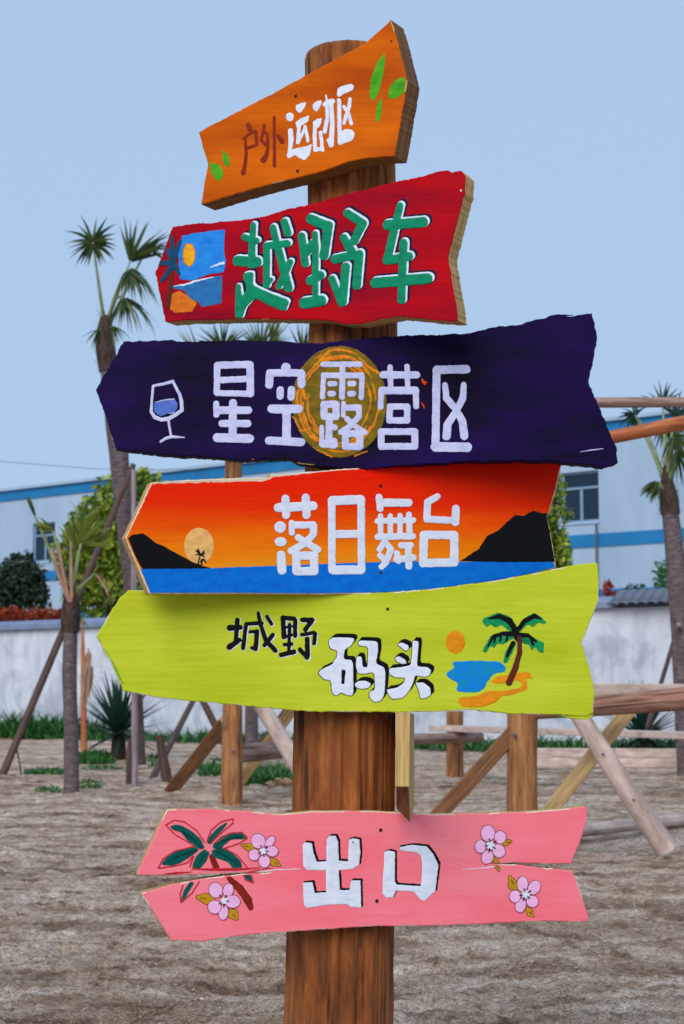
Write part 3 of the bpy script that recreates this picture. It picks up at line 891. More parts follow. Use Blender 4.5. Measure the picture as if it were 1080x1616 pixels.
def weeds():
    mb = MB()
    for k in range(10500):
        px = random.uniform(-260, 1350)
        if 470 < px < 610 and random.random() < .5: continue
        u = wall_u(px); p = A0 + EW * u + NW * random.uniform(.1, 1.9)
        h = .55 + .45 * float(vnoise(np.array(px * .03), np.array(3.3))) * 2
        if px > 200: h *= .62
        if k > 7500: px = random.uniform(-260, 190); u = wall_u(px); p = A0 + EW * u + NW * random.uniform(.1, 1.6); h = .85 + .5 * float(vnoise(np.array(px * .05), np.array(7.7)))
        h = max(.12, h) * random.uniform(.4, 1.1)
        an = random.uniform(0, 6.28); d = Vector((math.cos(an) * .55, math.sin(an) * .55, 1))
        leaflet(mb, p, d, Vector((math.sin(an), -math.cos(an), 0)), h, .05, random.uniform(.4, 1.2), 0, 2)
    o = mb.build("weeds", MATS["weed_leaf"]); tag(o, "dense dark green weeds along the foot of the wall", kind="stuff")
weeds()
# dry twig
tw = gnd(436, 1246)
mb = MB()
for a_, b_ in (((420, 1243), (455, 1233)), ((432, 1238), (444, 1228)), ((440, 1236), (466, 1240)), ((428, 1234), (440, 1240))):
    tube(mb, [at(a_[0], a_[1], tw.y), at((a_[0] + b_[0]) / 2, (a_[1] + b_[1]) / 2 - 2, tw.y), at(b_[0], b_[1], tw.y)], [.02, .022, .008], 6)
for k in range(8):
    leaflet(mb, at(random.uniform(428, 450), random.uniform(1230, 1238), tw.y), Vector((random.uniform(-1, 1), -.3, random.uniform(-.1, .4))), Vector((0, .5, 1)).normalized(), .14, .06, .6)
o = mb.build("dry_branch", MATS["dry_leaf"], None, origin=tw); tag(o, "small bleached dry branch in the grass beside the signpost", "branch")
# pebbles, crumbs and clods of soil
def clods(n):
    d = 4.7 * (12.5 / 4.7) ** (RNG.random(n) ** 1.15)
    x = RNG.uniform(-.30, .30, n) * d
    clump = vnoise(x * 1.6 + 40, d * 2.6 + 9) * 2
    keep = RNG.random(n) < .35 + .9 * np.clip(clump, 0, 1)
    d, x = d[keep], x[keep]; n = len(d)
    sz = .0026 * np.exp(RNG.normal(0, .45, n)) * (d / 6) ** .5
    big = RNG.random(n) < .012; sz[big] *= 2.2; sz = np.clip(sz, .0012, .009)
    z = gheight(x, d)
    base = np.array([(1, 0, 0), (-1, 0, 0), (0, 1, 0), (0, -1, 0), (0, 0, .7), (0, 0, -.7)], float)
    V = base[None] * RNG.uniform(.6, 1.4, (n, 6, 3)) + RNG.normal(0, .25, (n, 6, 3))
    an = RNG.random(n) * 6.283; c, s_ = np.cos(an)[:, None], np.sin(an)[:, None]
    V = np.stack([V[..., 0] * c - V[..., 1] * s_, V[..., 0] * s_ + V[..., 1] * c, V[..., 2]], -1)
    V = V * sz[:, None, None] + np.stack([x, d, z + sz * .15], -1)[:, None]
    f = np.array([(0, 2, 4), (2, 1, 4), (1, 3, 4), (3, 0, 4), (2, 0, 5), (1, 2, 5), (3, 1, 5), (0, 3, 5)])
    Fc = (f[None] + 6 * np.arange(n)[:, None, None]).reshape(-1, 3)
    me = bpy.data.meshes.new("soil_clods"); me.from_pydata(V.reshape(-1, 3).tolist(), [], Fc.tolist()); me.update()
    me.materials.append(MATS["clod"])
    o = bpy.data.objects.new("soil_clods", me); COL.objects.link(o)
    return o
plain("clod", lin(118, 96, 76), lin(190, 168, 146), s=3, rough=.95, isl=.45)
tag(clods(52000), "scattered small clods and pebbles on the sand", kind="stuff")

#@SIGN
# ------------------------------------------------------------------ signpost
YP = 3.6
sp = thing("signpost", "round brown timber signpost carrying six hand-painted arrow boards", "signpost", at(528, 1880, YP))
rows = [(87.5, 484, 616), (90, 481.5, 619.5), (95, 480, 621), (270, 484.5, 625), (520, 489.5, 628), (735, 484, 627), (930, 476, 625), (1130, 467.5, 623), (1280, 465.5, 621.5), (1470, 457.5, 620), (1616, 455, 616.5), (1880, 449, 612), (2050, 446, 609)]
ry = np.array([r[0] for r in rows], float); rl = np.array([r[1] for r in rows]); rr_ = np.array([r[2] for r in rows])
def post_at(y):
    l, r = np.interp(y, ry, rl), np.interp(y, ry, rr_)
    return at((l + r) / 2, y, YP), (r - l) / 2 * YP / F
ys_ = [87.5, 88.5, 90, 92.5, 95] + list(np.linspace(100, 2050, 330))
SEG = 280
C_, Rr_ = zip(*[post_at(y) for y in ys_])
C_ = np.array([tuple(c) for c in C_]); Rr_ = np.array(Rr_)
A_ = 2 * np.pi * np.arange(SEG) / SEG + np.pi / 2
Lz, An = C_[:, 2][:, None], A_[None, :]
ca, sa = np.cos(An), np.sin(An)
wav = .05 * vnoise(Lz * 2.2 + 3 + 0 * An, 2 * ca + 50) + .02 * vnoise(Lz * 9 + 0 * An, 3 * sa + 20)
disp = .010 * vnoise(2.2 * ca + 20 + .25 * Lz, 2.2 * sa + .8 * Lz + 30)
disp = disp + .006 * vnoise(9 * np.cos(An + wav) + 40, 9 * np.sin(An + wav) + Lz * .8 + 40)
disp = disp + .0035 * vnoise(26 * np.cos(An + wav) + 140, 26 * np.sin(An + wav) + Lz * 2.0 + 140)
for k in range(74):                                            # drying checks: long narrow splits in the log
    a0, z0, hl = random.uniform(0, 6.283), random.uniform(-.1, 2.5), random.choice((.08, .12, .2, .3, .5)) * random.uniform(.6, 1.3)
    wd_, dp = random.uniform(.016, .034), random.uniform(.005, .013)
    da = np.abs((An + wav * 1.5 + .12 * vnoise(Lz * 3 + k, Lz * 0 + k * 1.7) - a0 + np.pi) % (2 * np.pi) - np.pi)
    tz = np.clip(1 - ((Lz - z0) / hl) ** 2, 0, 1) ** .5
    disp = disp - dp * tz * np.clip(1 - da / (wd_ * np.maximum(tz, .15)), 0, 1) * (tz > 0)
for k in range(16):                                            # torn strips where bark was peeled
    a0, z0, hl = random.uniform(2.6, 6.8), random.uniform(.2, 2.4), random.uniform(.06, .16)
    da = (An + wav * 2 - a0 + np.pi) % (2 * np.pi) - np.pi
    tz = np.clip(1 - ((Lz - z0) / hl) ** 2, 0, 1)
    disp = disp + .004 * tz * np.clip(1 - np.abs(da) / .09, 0, 1) ** .5
disp = disp * np.clip((np.arange(len(ys_)) / 5.0), .3, 1)[:, None]
RR = Rr_[:, None] + disp
PV = np.stack([C_[:, 0:1] + ca * RR, C_[:, 1:2] + sa * RR, np.repeat(Lz, SEG, 1)], -1)
verts = np.concatenate([PV, PV[:, :1]], 1).reshape(-1, 3).tolist()
uvs = [(j / SEG * .62, float(c[2])) for c in C_ for j in range(SEG + 1)]
n = SEG + 1
faces = [(i * n + j, (i + 1) * n + j, (i + 1) * n + j + 1, i * n + j + 1) for i in range(len(ys_) - 1) for j in range(SEG)]
mb = MB(); mb.add(verts, faces, uvs, 0, True)
cap = [tuple(verts[j]) for j in range(SEG)]; c0 = post_at(87.5)[0]
mb.add(cap + [tuple(c0)], [(j, (j + 1) % SEG, SEG) for j in range(SEG)], [(v_[0] - c0.x, v_[1] - c0.y) for v_ in cap] + [(0, 0)], 1, False)
mb.build("post", [MATS["post_wood"], MATS["end_grain"]], sp)

class Board:
    """plane of a board: yaw a > 0 turns its right end towards the camera; front at axis + n*(post radius + t)"""
    def __init__(s, yaw, yc, t, gap=.002):
        s.a, s.t = R(yaw), t
        s.n = np.array([-math.sin(s.a), -math.cos(s.a), 0.0])
        c, r = post_at(yc)
        s.p0 = np.array(c) + s.n * (r + t + gap)
    def pt(s, x, y, h=0.0):
        x, y = np.asarray(x, float), np.asarray(y, float)
        dx, dy = (x - CX) / F, (CY - y) / F
        D = np.stack([dx, CP - SP * dy, SP + CP * dy], -1)
        O = np.array([0, 0, EYE])
        tt = ((s.p0 - O) @ s.n) / (D @ s.n)
        return O + D * tt[..., None] + s.n * np.asarray(h)[..., None]

def densify(pts, step=3.5):
    out = []
    for i, p in enumerate(pts):
        q = pts[(i + 1) % len(pts)]
        L = math.hypot(q[0] - p[0], q[1] - p[1]); n = max(1, int(L / step))
        for k in range(n): out.append((p[0] + (q[0] - p[0]) * k / n, p[1] + (q[1] - p[1]) * k / n, k == 0))
    return out

def make_board(B, outline, face_mat, edge_mat, label, jitter=.5, cham=1.3, wear=.08, rim="bare_white"):
    pts = densify(outline)
    P = []
    for x, y, corner in pts:
        j = jitter * (.4 if corner else 1)
        j2 = j * (1.1 if jitter > .4 else 0)
        x, y = x + j2 * 2 * float(vnoise(np.array(x * .45 + 9), np.array(y * .45 + 4))), y + j2 * 2 * float(vnoise(np.array(x * .41 + 70), np.array(y * .45 + 44)))
        P.append((x + j * 2 * float(vnoise(np.array(x * .13 + 5), np.array(y * .13))), y + j * 2 * float(vnoise(np.array(x * .11), np.array(y * .17 + 9)))))
    P = np.array(P); n = len(P)
    area = .5 * np.sum(P[:, 0] * np.roll(P[:, 1], -1) - np.roll(P[:, 0], -1) * P[:, 1])
    if area < 0: P = P[::-1]                                   # clockwise on the sheet
    d1 = P - np.roll(P, 1, 0); d2 = np.roll(P, -1, 0) - P
    d1 /= np.linalg.norm(d1, axis=1)[:, None]; d2 /= np.linalg.norm(d2, axis=1)[:, None]
    nn = np.stack([-(d1[:, 1] + d2[:, 1]), d1[:, 0] + d2[:, 0]], -1)
    nn /= np.maximum(np.linalg.norm(nn, axis=1), 1e-6)[:, None]
    I = P + nn * cham                                          # inset outline of the face
    z = np.zeros(n)
    vf = B.pt(I[:, 0], I[:, 1], z); vo = B.pt(P[:, 0], P[:, 1], z - .0014); vb = B.pt(P[:, 0], P[:, 1], z - B.t)
    uv = lambda A: [(a / 1000.0, (1616 - b) / 1000.0) for a, b in A]
    mb = MB()
    tri = tessellate_polygon([[Vector((a, b, 0)) for a, b in I]])
    def wind(t_):
        a, b, c = (I[i] for i in t_)
        return t_ if (b[0] - a[0]) * (c[1] - a[1]) - (b[1] - a[1]) * (c[0] - a[0]) > 0 else t_[::-1]
    tri = [wind(tuple(t_)) for t_ in tri]
    mb.add(vf, tri, uv(I), 0)
    ring = [(i, (i + 1) % n, n + (i + 1) % n, n + i) for i in range(n)]
    bare_ = [float(vnoise(np.array(P[i][0] * .045 + 3), np.array(P[i][1] * .045 + 8))) > wear for i in range(n)]
    for flag, mi in ((False, 0), (True, 2)):
        mb.add(list(vf) + list(vo), [r[::-1] for r, q in zip(ring, bare_) if q == flag], uv(I) + uv(P), mi)
    per = np.concatenate([[0], np.cumsum(np.linalg.norm(np.roll(P, -1, 0) - P, axis=1))]) / 740.0
    sv, su, sf = [], [], []
    for i in range(n + 1):
        sv += [vo[i % n], vb[i % n]]; su += [(0.0, per[i]), (B.t, per[i])]
    for i in range(n): sf.append((2 * i, 2 * i + 1, 2 * i + 3, 2 * i + 2))
    mb.add(sv, sf, su, 1)
    mb.add(vb, [t_[::-1] for t_ in tri], uv(P), 1)
    o = mb.build("sign_board", [face_mat, edge_mat, MATS[rim]], sp)
    bm = bmesh.new(); bm.from_mesh(o.data); bmesh.ops.remove_doubles(bm, verts=bm.verts, dist=1e-6); bmesh.ops.recalc_face_normals(bm, faces=bm.faces)
    bm.to_mesh(o.data); bm.free()
    o["label"] = label
    B.obj = o; B.outline = P
    return o

# ---- painted shapes: signed distance fields on the board, meshed into thin raised coats of paint
def sd_stroke(X, Y, pts, r):
    if not isinstance(r, (list, tuple)): r = [r] * len(pts)
    if len(pts) == 1: return np.hypot(X - pts[0][0], Y - pts[0][1]) - r[0]
    out = np.full(X.shape, 1e9)
    for i in range(len(pts) - 1):
        (ax, ay), (bx, by) = pts[i], pts[i + 1]
        dx, dy = bx - ax, by - ay
        t_ = np.clip(((X - ax) * dx + (Y - ay) * dy) / max(dx * dx + dy * dy, 1e-9), 0, 1)
        out = np.minimum(out, np.hypot(X - ax - dx * t_, Y - ay - dy * t_) - (r[i] * (1 - t_) + r[i + 1] * t_))
    return out
def sd_poly(X, Y, pts):
    d = np.full(X.shape, 1e9); ins = np.zeros(X.shape, bool)
    n = len(pts)
    for i in range(n):
        (ax, ay), (bx, by) = pts[i], pts[(i + 1) % n]
        dx, dy = bx - ax, by - ay
        t_ = np.clip(((X - ax) * dx + (Y - ay) * dy) / max(dx * dx + dy * dy, 1e-9), 0, 1)
        d = np.minimum(d, np.hypot(X - ax - dx * t_, Y - ay - dy * t_))
        if ay != by:
            ins ^= ((ay > Y) != (by > Y)) & (X < (bx - ax) * (Y - ay) / (by - ay) + ax)
    return np.where(ins, -d, d)
def sd_ell(X, Y, cx, cy, rx, ry, rot=0):
    c, s = math.cos(R(rot)), math.sin(R(rot))
    x, y = (X - cx) * c + (Y - cy) * s, -(X - cx) * s + (Y - cy) * c
    k = np.hypot(x / rx, y / ry); g = np.hypot(x / rx ** 2, y / ry ** 2)
    return k * (k - 1) / np.maximum(g, 1e-6)
def chaikin(pts, n=2):
    for _ in range(n):
        q = []
        for i, a in enumerate(pts):
            b = pts[(i + 1) % len(pts)]
            q += [(a[0] * .86 + b[0] * .14, a[1] * .86 + b[1] * .14), (a[0] * .14 + b[0] * .86, a[1] * .14 + b[1] * .86)]
        pts = q
    return pts
def T(scale, ox, oy, shapes):
    """shapes measured on an enlarged detail -> sheet coordinates"""
    c = lambda p: (ox + p[0] / scale, oy + p[1] / scale)
    out = []
    for s in shapes:
        k = s[0]
        if k in ("s", "cut_s"): out.append((k, [c(p) for p in s[1]], [r / scale for r in s[2]] if isinstance(s[2], (list, tuple)) else s[2] / scale))
        elif k in ("p", "cut"): out.append((k, [c(p) for p in s[1]]))
        else: q = c((s[1], s[2])); out.append((k, q[0], q[1], s[3] / scale, s[4] / scale, s[5] if len(s) > 5 else 0))
    return out
def field(X, Y, shapes):
    d = np.full(X.shape, 1e9); cut = None
    for s in shapes:
        if s[0] == "s": d = np.minimum(d, sd_stroke(X, Y, s[1], s[2]))
        elif s[0] == "p": d = np.minimum(d, sd_poly(X, Y, s[1]))
        elif s[0] == "e": d = np.minimum(d, sd_ell(X, Y, *s[1:]))
        elif s[0] == "cut":
            q = sd_poly(X, Y, s[1]); cut = q if cut is None else np.minimum(cut, q)
    return d if cut is None else np.maximum(d, -cut)
def bounds(shapes):
    xs, ys = [], []
    for s in shapes:
        if s[0] == "e": m = max(s[3], s[4]); xs += [s[1] - m, s[1] + m]; ys += [s[2] - m, s[2] + m]
        else:
            m = (max(s[2]) if isinstance(s[2], (list, tuple)) else s[2]) if s[0] == "s" else 0
            xs += [p[0] - m for p in s[1]] + [p[0] + m for p in s[1]]; ys += [p[1] - m for p in s[1]] + [p[1] + m for p in s[1]]
    return min(xs), max(xs), min(ys), max(ys)

def iso(D, X, Y):
    """triangles of the region D < 0 of a grid: vertices (x, y, d), faces"""
    h, w_ = D.shape
    idx = np.arange(h * w_).reshape(h, w_)
    a, b_, c, d = idx[:-1, :-1].ravel(), idx[:-1, 1:].ravel(), idx[1:, 1:].ravel(), idx[1:, :-1].ravel()
    tri = np.concatenate([np.stack([a, b_, c], 1), np.stack([a, c, d], 1)])
    dv = D.ravel(); ins = dv < 0
    cnt = ins[tri].sum(1)
    F3 = tri[cnt == 3]
    t1, t2 = tri[cnt == 1], tri[cnt == 2]
    def rot(tt, want):                                          # bring the odd vertex first
        k = np.argmax(ins[tt] == want, axis=1)
        r = np.arange(len(tt))
        return np.stack([tt[r, k], tt[r, (k + 1) % 3], tt[r, (k + 2) % 3]], 1)
    t1, t2 = rot(t1, True), rot(t2, False)
    NB_ = h * w_
    e = np.concatenate([t1[:, [0, 1]], t1[:, [0, 2]], t2[:, [0, 1]], t2[:, [0, 2]]])
    if len(e):
        key = np.sort(e, 1); key = key[:, 0].astype(np.int64) * NB_ + key[:, 1]
        uq, inv = np.unique(key, return_inverse=True)
        ea, eb = uq // NB_, uq % NB_
        f = dv[ea] / (dv[ea] - dv[eb])
        ex = X.ravel()[ea] + (X.ravel()[eb] - X.ravel()[ea]) * f; ey = Y.ravel()[ea] + (Y.ravel()[eb] - Y.ravel()[ea]) * f
        n1, n2 = len(t1), len(t2)
        q = inv + NB_
        f1 = np.stack([t1[:, 0], q[:n1], q[n1:2 * n1]], 1)
        A_, B_ = q[2 * n1:2 * n1 + n2], q[2 * n1 + n2:]
        f2 = np.concatenate([np.stack([A_, t2[:, 1], t2[:, 2]], 1), np.stack([A_, t2[:, 2], B_], 1)])
        FA = np.concatenate([F3, f1, f2])
        VX = np.concatenate([X.ravel(), ex]); VY = np.concatenate([Y.ravel(), ey]); VD = np.concatenate([dv, np.zeros(len(ex))])
    else: FA, VX, VY, VD = F3, X.ravel(), Y.ravel(), dv
    used, inv = np.unique(FA, return_inverse=True)
    return VX[used], VY[used], VD[used], inv.reshape(-1, 3)

def art(B, name, layers, label=None, wob=.35, step=.8, clip=True):
    """layers: (material, shapes, level, options) — level in coats; options: grow, shift, sweep, thick"""
    mb = MB(); mats = []
    for li, lay in enumerate(layers):
        mat, shapes, lev = lay[:3]; op = lay[3] if len(lay) > 3 else {}
        grow, sh, sweep, thick = op.get("grow", 0), op.get("shift", (0, 0)), op.get("sweep", 1), op.get("thick", .0004)
        x0, x1, y0, y1 = bounds(shapes); m = 4 + grow + max(abs(sh[0]), abs(sh[1]))
        X, Y = np.meshgrid(np.arange(x0 - m, x1 + m, step), np.arange(y0 - m, y1 + m, step))
        wx = X + wob * 2.2 * vnoise(X * .21 + li * 7, Y * .21); wy = Y + wob * 2.2 * vnoise(X * .21, Y * .21 + 31 + li * 5)
        D = None
        for k in range(sweep):
            f = (k + 1) / sweep
            q = field(wx - sh[0] * f, wy - sh[1] * f, shapes)
            D = q if D is None else np.minimum(D, q)
        D = D - grow + wob * .5 * vnoise(X * .6, Y * .6 + 3)
        if clip: D = np.maximum(D, sd_poly(X, Y, B.clip) + 1.6)
        vx, vy, vd, f = iso(D, X, Y)
        if not len(f): continue
        hgt = .0003 + lev * .0004 + thick * .75 * np.clip(-vd / 1.3, 0, 1)
        if thick: hgt = hgt + thick * .16 * vnoise(vx * .5, vy * .5) * np.clip(-vd / 1.3, 0, 1)
        V = B.pt(vx, vy, hgt)
        if MATS[mat] not in mats: mats.append(MATS[mat])
        mb.add(V, f.tolist(), np.stack([vx / 1000, (1616 - vy) / 1000], 1).tolist(), mats.index(MATS[mat]), True)
    if not mb.v: return None
    o = mb.build(name, mats, B.obj)
    if label: o["label"] = label
    return o

def screw(B, x, y, r=2.6, mat="screw_dark"):
    c = B.pt(np.array(x), np.array(y), np.array(.0004)); n = Vector(B.n); fx, fy, _ = frame_of(n)
    rr = r * YP / F; c = Vector(c); mb = MB(); S_ = 12
    ring = lambda q, h: [c + (fx * math.cos(6.283 * i / S_) + fy * math.sin(6.283 * i / S_)) * q + n * h for i in range(S_)]
    vs = ring(rr, 0) + ring(rr * .85, .0012) + ring(rr * .35, .0012) + [c + n * .0002]
    fs = [(i, (i + 1) % S_, S_ + (i + 1) % S_, S_ + i) for i in range(S_)] + [(S_ + i, S_ + (i + 1) % S_, 2 * S_ + (i + 1) % S_, 2 * S_ + i) for i in range(S_)] + [(2 * S_ + i, 2 * S_ + (i + 1) % S_, 3 * S_) for i in range(S_)]
    mb.add(vs, fs, None, 0); mb.build("screw", MATS[mat], B.obj)

paint("screw_dark", lin(46, 32, 28)); paint("screw_bright", lin(220, 220, 225))
board_paint("orange_paint", lin(180, 72, 0), lin(226, 108, 2), .25)
board_paint("red_paint", lin(136, 3, 32), lin(200, 0, 14), .25)
board_paint("purple_paint", lin(9, 2, 22), lin(32, 6, 80), .35, rough=.6)
MATS["purple_paint"].node_tree.nodes["Principled BSDF"].inputs["Specular IOR Level"].default_value = .1
board_paint("lime_paint", lin(184, 198, 34), lin(208, 217, 58), .2)
board_paint("pink_paint", lin(255, 112, 128), lin(255, 140, 152), .06)
board_paint("sunset_paint", None, None, stops=(.735, .905, [(0.0, lin(250, 158, 30)), (.22, lin(252, 132, 6)), (.45, lin(250, 88, 0)), (.62, lin(246, 46, 0)), (1.0, lin(250, 26, 0))]))
paint("white_paint", lin(230, 234, 246), lin(208, 216, 236)); paint("lilac_white", lin(208, 208, 240), lin(180, 184, 226))
paint("black_paint", lin(12, 9, 11)); paint("navy_paint", lin(6, 20, 50)); paint("green_paint", lin(0, 142, 100), lin(0, 116, 84))
paint("brown_letter", lin(140, 40, 10)); paint("leaf_green", lin(84, 172, 26), lin(50, 140, 20)); paint("sky_blue", lin(40, 140, 224), lin(20, 112, 206))
paint("sun_yellow", lin(250, 176, 20)); paint("sun_pale", lin(248, 190, 112)); paint("sea_teal", lin(40, 120, 176), lin(44, 88, 160)); paint("sand_orange", lin(222, 122, 20), lin(200, 84, 24))
paint("palm_blue", lin(20, 70, 110), lin(14, 60, 76)); paint("trunk_brown", lin(98, 40, 30)); paint("gold_olive", lin(134, 106, 10), lin(84, 72, 8)); paint("gold_orange", lin(238, 140, 16), lin(206, 106, 8))
paint("sea_blue", lin(0, 116, 216), lin(0, 98, 196)); paint("hill_black", lin(9, 10, 14), lin(16, 9, 11)); paint("wine_blue", lin(92, 122, 206), lin(64, 92, 180)); paint("red_dot", lin(226, 60, 20))
paint("lagoon_blue", lin(10, 130, 216), lin(20, 144, 180)); paint("sun_orange", lin(240, 148, 18)); paint("palm_green", lin(20, 150, 84), lin(8, 110, 70)); paint("deep_green", lin(0, 92, 84), lin(2, 70, 66))
paint("petal_pink", lin(248, 190, 230), lin(238, 170, 216)); paint("outline_wine", lin(120, 16, 40)); paint("leaf_ochre", lin(206, 148, 24), lin(170, 136, 20)); paint("trunk_red", lin(140, 40, 24), lin(112, 28, 16)); paint("line_red", lin(206, 30, 40))
paint("bare_white", lin(236, 224, 206), lin(214, 190, 156))
sw = lambda pts, r: ("s", pts, r)
pl = lambda pts: ("p", pts)
bl = lambda pts: ("p", chaikin(pts))
ct_ = lambda pts: ("cut", pts)
el = lambda *a: ("e",) + a

# ================= board 1: orange
B = Board(31, 190, .055)
out = [(314, 208), (330, 199), (352, 188), (400, 163), (440, 142), (480, 120), (530, 93), (574, 69), (600, 47), (617, 31), (622, 45), (632, 84), (643, 127), (636, 170), (629, 210), (622, 246), (600, 248), (577, 250), (546, 256), (525, 265), (500, 273), (467, 281), (430, 290), (400, 298), (363, 309), (318, 323), (322, 292), (328, 260), (321, 235)]
B.clip = out
make_board(B, out, MATS["orange_paint"], MATS["dark_edge"], "orange arrow board tilted at the top of the post, brown and white characters", .5, wear=.3, rim="raw_edge")
Z = lambda L: T(5.143, 360, 120, L)
art(B, "character", [("brown_letter", Z([sw([(166, 400), (180, 432)], 22), sw([(130, 508), (172, 470), (225, 445)], 11), sw([(226, 448), (236, 556)], 13), sw([(160, 585), (226, 562)], 12), sw([(140, 510), (150, 620), (140, 720), (125, 785)], [11, 13, 14, 21])]), 0)])
art(B, "character", [("brown_letter", Z([sw([(295, 400), (290, 450), (265, 525)], [12, 13, 10]), sw([(298, 450), (322, 478), (326, 570), (315, 640), (290, 682)], [11, 12, 13, 18, 26]), sw([(285, 535), (310, 558)], 15), sw([(375, 335), (378, 500), (378, 728)], [13, 12, 15]), sw([(408, 486), (440, 532)], [14, 21])]), 0)])
art(B, "character", [("white_paint", Z([el(502, 332, 32, 34), sw([(507, 445), (514, 520), (502, 600), (492, 648)], [20, 21, 14, 14]), bl([(482, 668), (500, 602), (560, 585), (640, 570), (682, 546), (666, 640), (622, 685), (572, 662), (545, 642), (510, 664)]), bl([(550, 238), (575, 225), (640, 210), (622, 258), (585, 302), (556, 282)]), bl([(548, 375), (590, 345), (662, 316), (652, 370), (610, 396), (560, 428)]), sw([(578, 418), (566, 540)], 15), sw([(570, 545), (600, 480), (622, 430)], 11), sw([(628, 412), (650, 525)], 14)]), 0)])
art(B, "character", [("white_paint", Z([bl([(690, 230), (720, 205), (765, 196), (750, 250), (720, 292), (690, 270)]), bl([(688, 375), (720, 350), (766, 338), (756, 382), (735, 422), (700, 416)]), sw([(708, 402), (704, 500), (710, 600)], 17), sw([(712, 598), (765, 590)], 15), sw([(752, 458), (768, 602)], 14), sw([(785, 232), (830, 205), (848, 205)], [18, 20, 22]), sw([(797, 156), (805, 230), (806, 350), (786, 450)], [6, 13, 15, 18]), sw([(838, 210), (848, 400), (838, 558)], [18, 18, 23]), sw([(814, 520), (834, 560)], 13)]), 0)])
art(B, "character", [("white_paint", Z([bl([(887, 104), (920, 85), (1000, 62), (1026, 82), (1012, 116), (940, 145), (905, 172), (887, 162)]), sw([(902, 198), (908, 540)], 17), bl([(898, 556), (915, 450), (960, 430), (1010, 435), (1030, 470), (1015, 522), (960, 540), (905, 562)]), sw([(990, 186), (985, 250), (960, 320), (942, 384)], 14), sw([(942, 250), (980, 310), (1004, 388)], 14)]), 0)])
Z = lambda L: T(2.842, 300, 10, L)
for s in ([(876, 204), (872, 280), (850, 380), (820, 430), (806, 400), (812, 320), (842, 250)], [(970, 323), (935, 322), (895, 360), (887, 412), (925, 415), (960, 385)], [(860, 400), (863, 450), (850, 515), (832, 517), (835, 460)], [(88, 698), (130, 710), (152, 745), (140, 782), (115, 778), (95, 745)], [(146, 640), (175, 675), (180, 715), (160, 720), (148, 690)]):
    art(B, "painted_leaf", [("leaf_green", Z([bl(s)]), 0)])
for x, y in ((467, 152), (470, 270)): screw(B, x, y)
screw(B, 618, 65, 1.4)

# ================= board 2: red
B = Board(28, 400, .045)
out = [(245, 432), (272, 358), (300, 354), (309, 353), (330, 352), (360, 349), (395, 345), (420, 340), (460, 328), (480, 325), (543, 307), (585, 297), (627, 286), (671, 277), (690, 271), (707, 268), (714, 272), (727, 269), (735, 277), (734, 302), (722, 350), (707, 405), (714, 445), (724, 506), (710, 507), (677, 504), (652, 501), (627, 499), (599, 504), (568, 512), (541, 511), (516, 505), (460, 504), (407, 504), (333, 504), (296, 505), (261, 508)]
B.clip = out
make_board(B, out, MATS["red_paint"], MATS["raw_edge"], "red arrow board with green outlined characters and a small painted beach", .8, wear=.34, rim="raw_edge")
def redchar(L):
    return [("navy_paint", L, 0, dict(grow=1.6, shift=(5.0, -4.2), sweep=3, thick=0)), ("white_paint", L, 1.2, dict(grow=.5, shift=(2.4, -2.0), sweep=2, thick=.0002)), ("green_paint", L, 2.6, dict(thick=.0006))]
Z = lambda L: T(4.909, 360, 310, L)
art(B, "character", redchar(Z([sw([(200, 222), (190, 340), (185, 530)], [22, 26, 30]), sw([(130, 318), (222, 345)], 26), sw([(78, 500), (225, 510)], 40), bl([(122, 600), (160, 585), (200, 590), (196, 690), (320, 745), (482, 805), (446, 895), (330, 850), (215, 785), (140, 862), (112, 950), (56, 950), (62, 682), (100, 682), (112, 775), (150, 720), (124, 640)]),
    sw([(300, 385), (462, 365)], 28), sw([(352, 245), (374, 345)], 27), sw([(302, 400), (300, 690)], 27), sw([(300, 690), (335, 645)], 18), sw([(390, 400), (430, 560), (470, 710)], [28, 32, 34]), sw([(482, 510), (440, 610), (395, 700)], 25), sw([(440, 200), (466, 285)], 30)])))
art(B, "character", redchar(Z([sw([(572, 310), (600, 522)], 30), sw([(600, 440), (660, 370)], 34), sw([(676, 290), (680, 400), (678, 780)], [22, 26, 24]), sw([(640, 655), (716, 612)], 34), sw([(592, 828), (722, 808)], 42), sw([(644, 178), (776, 232)], 38), sw([(780, 225), (745, 460)], 35),
    sw([(928, 132), (1046, 208)], 32), sw([(1046, 212), (978, 345)], 33), sw([(900, 322), (955, 420)], [30, 36]), sw([(830, 488), (1000, 452)], 34), sw([(1018, 448), (998, 690)], 34), sw([(914, 545), (890, 820)], 33), sw([(808, 640), (880, 830)], 28)])))
Z = lambda L: T(7.2, 550, 300, L)
art(B, "character", redchar(Z([sw([(590, 180), (545, 360), (450, 770)], [40, 44, 48]), sw([(450, 400), (850, 365)], 58), sw([(440, 800), (690, 755)], 50), sw([(630, 600), (605, 1250)], 46), sw([(310, 1055), (900, 1005)], 60)])))
Z = lambda L: T(4.075, 235, 260, L)
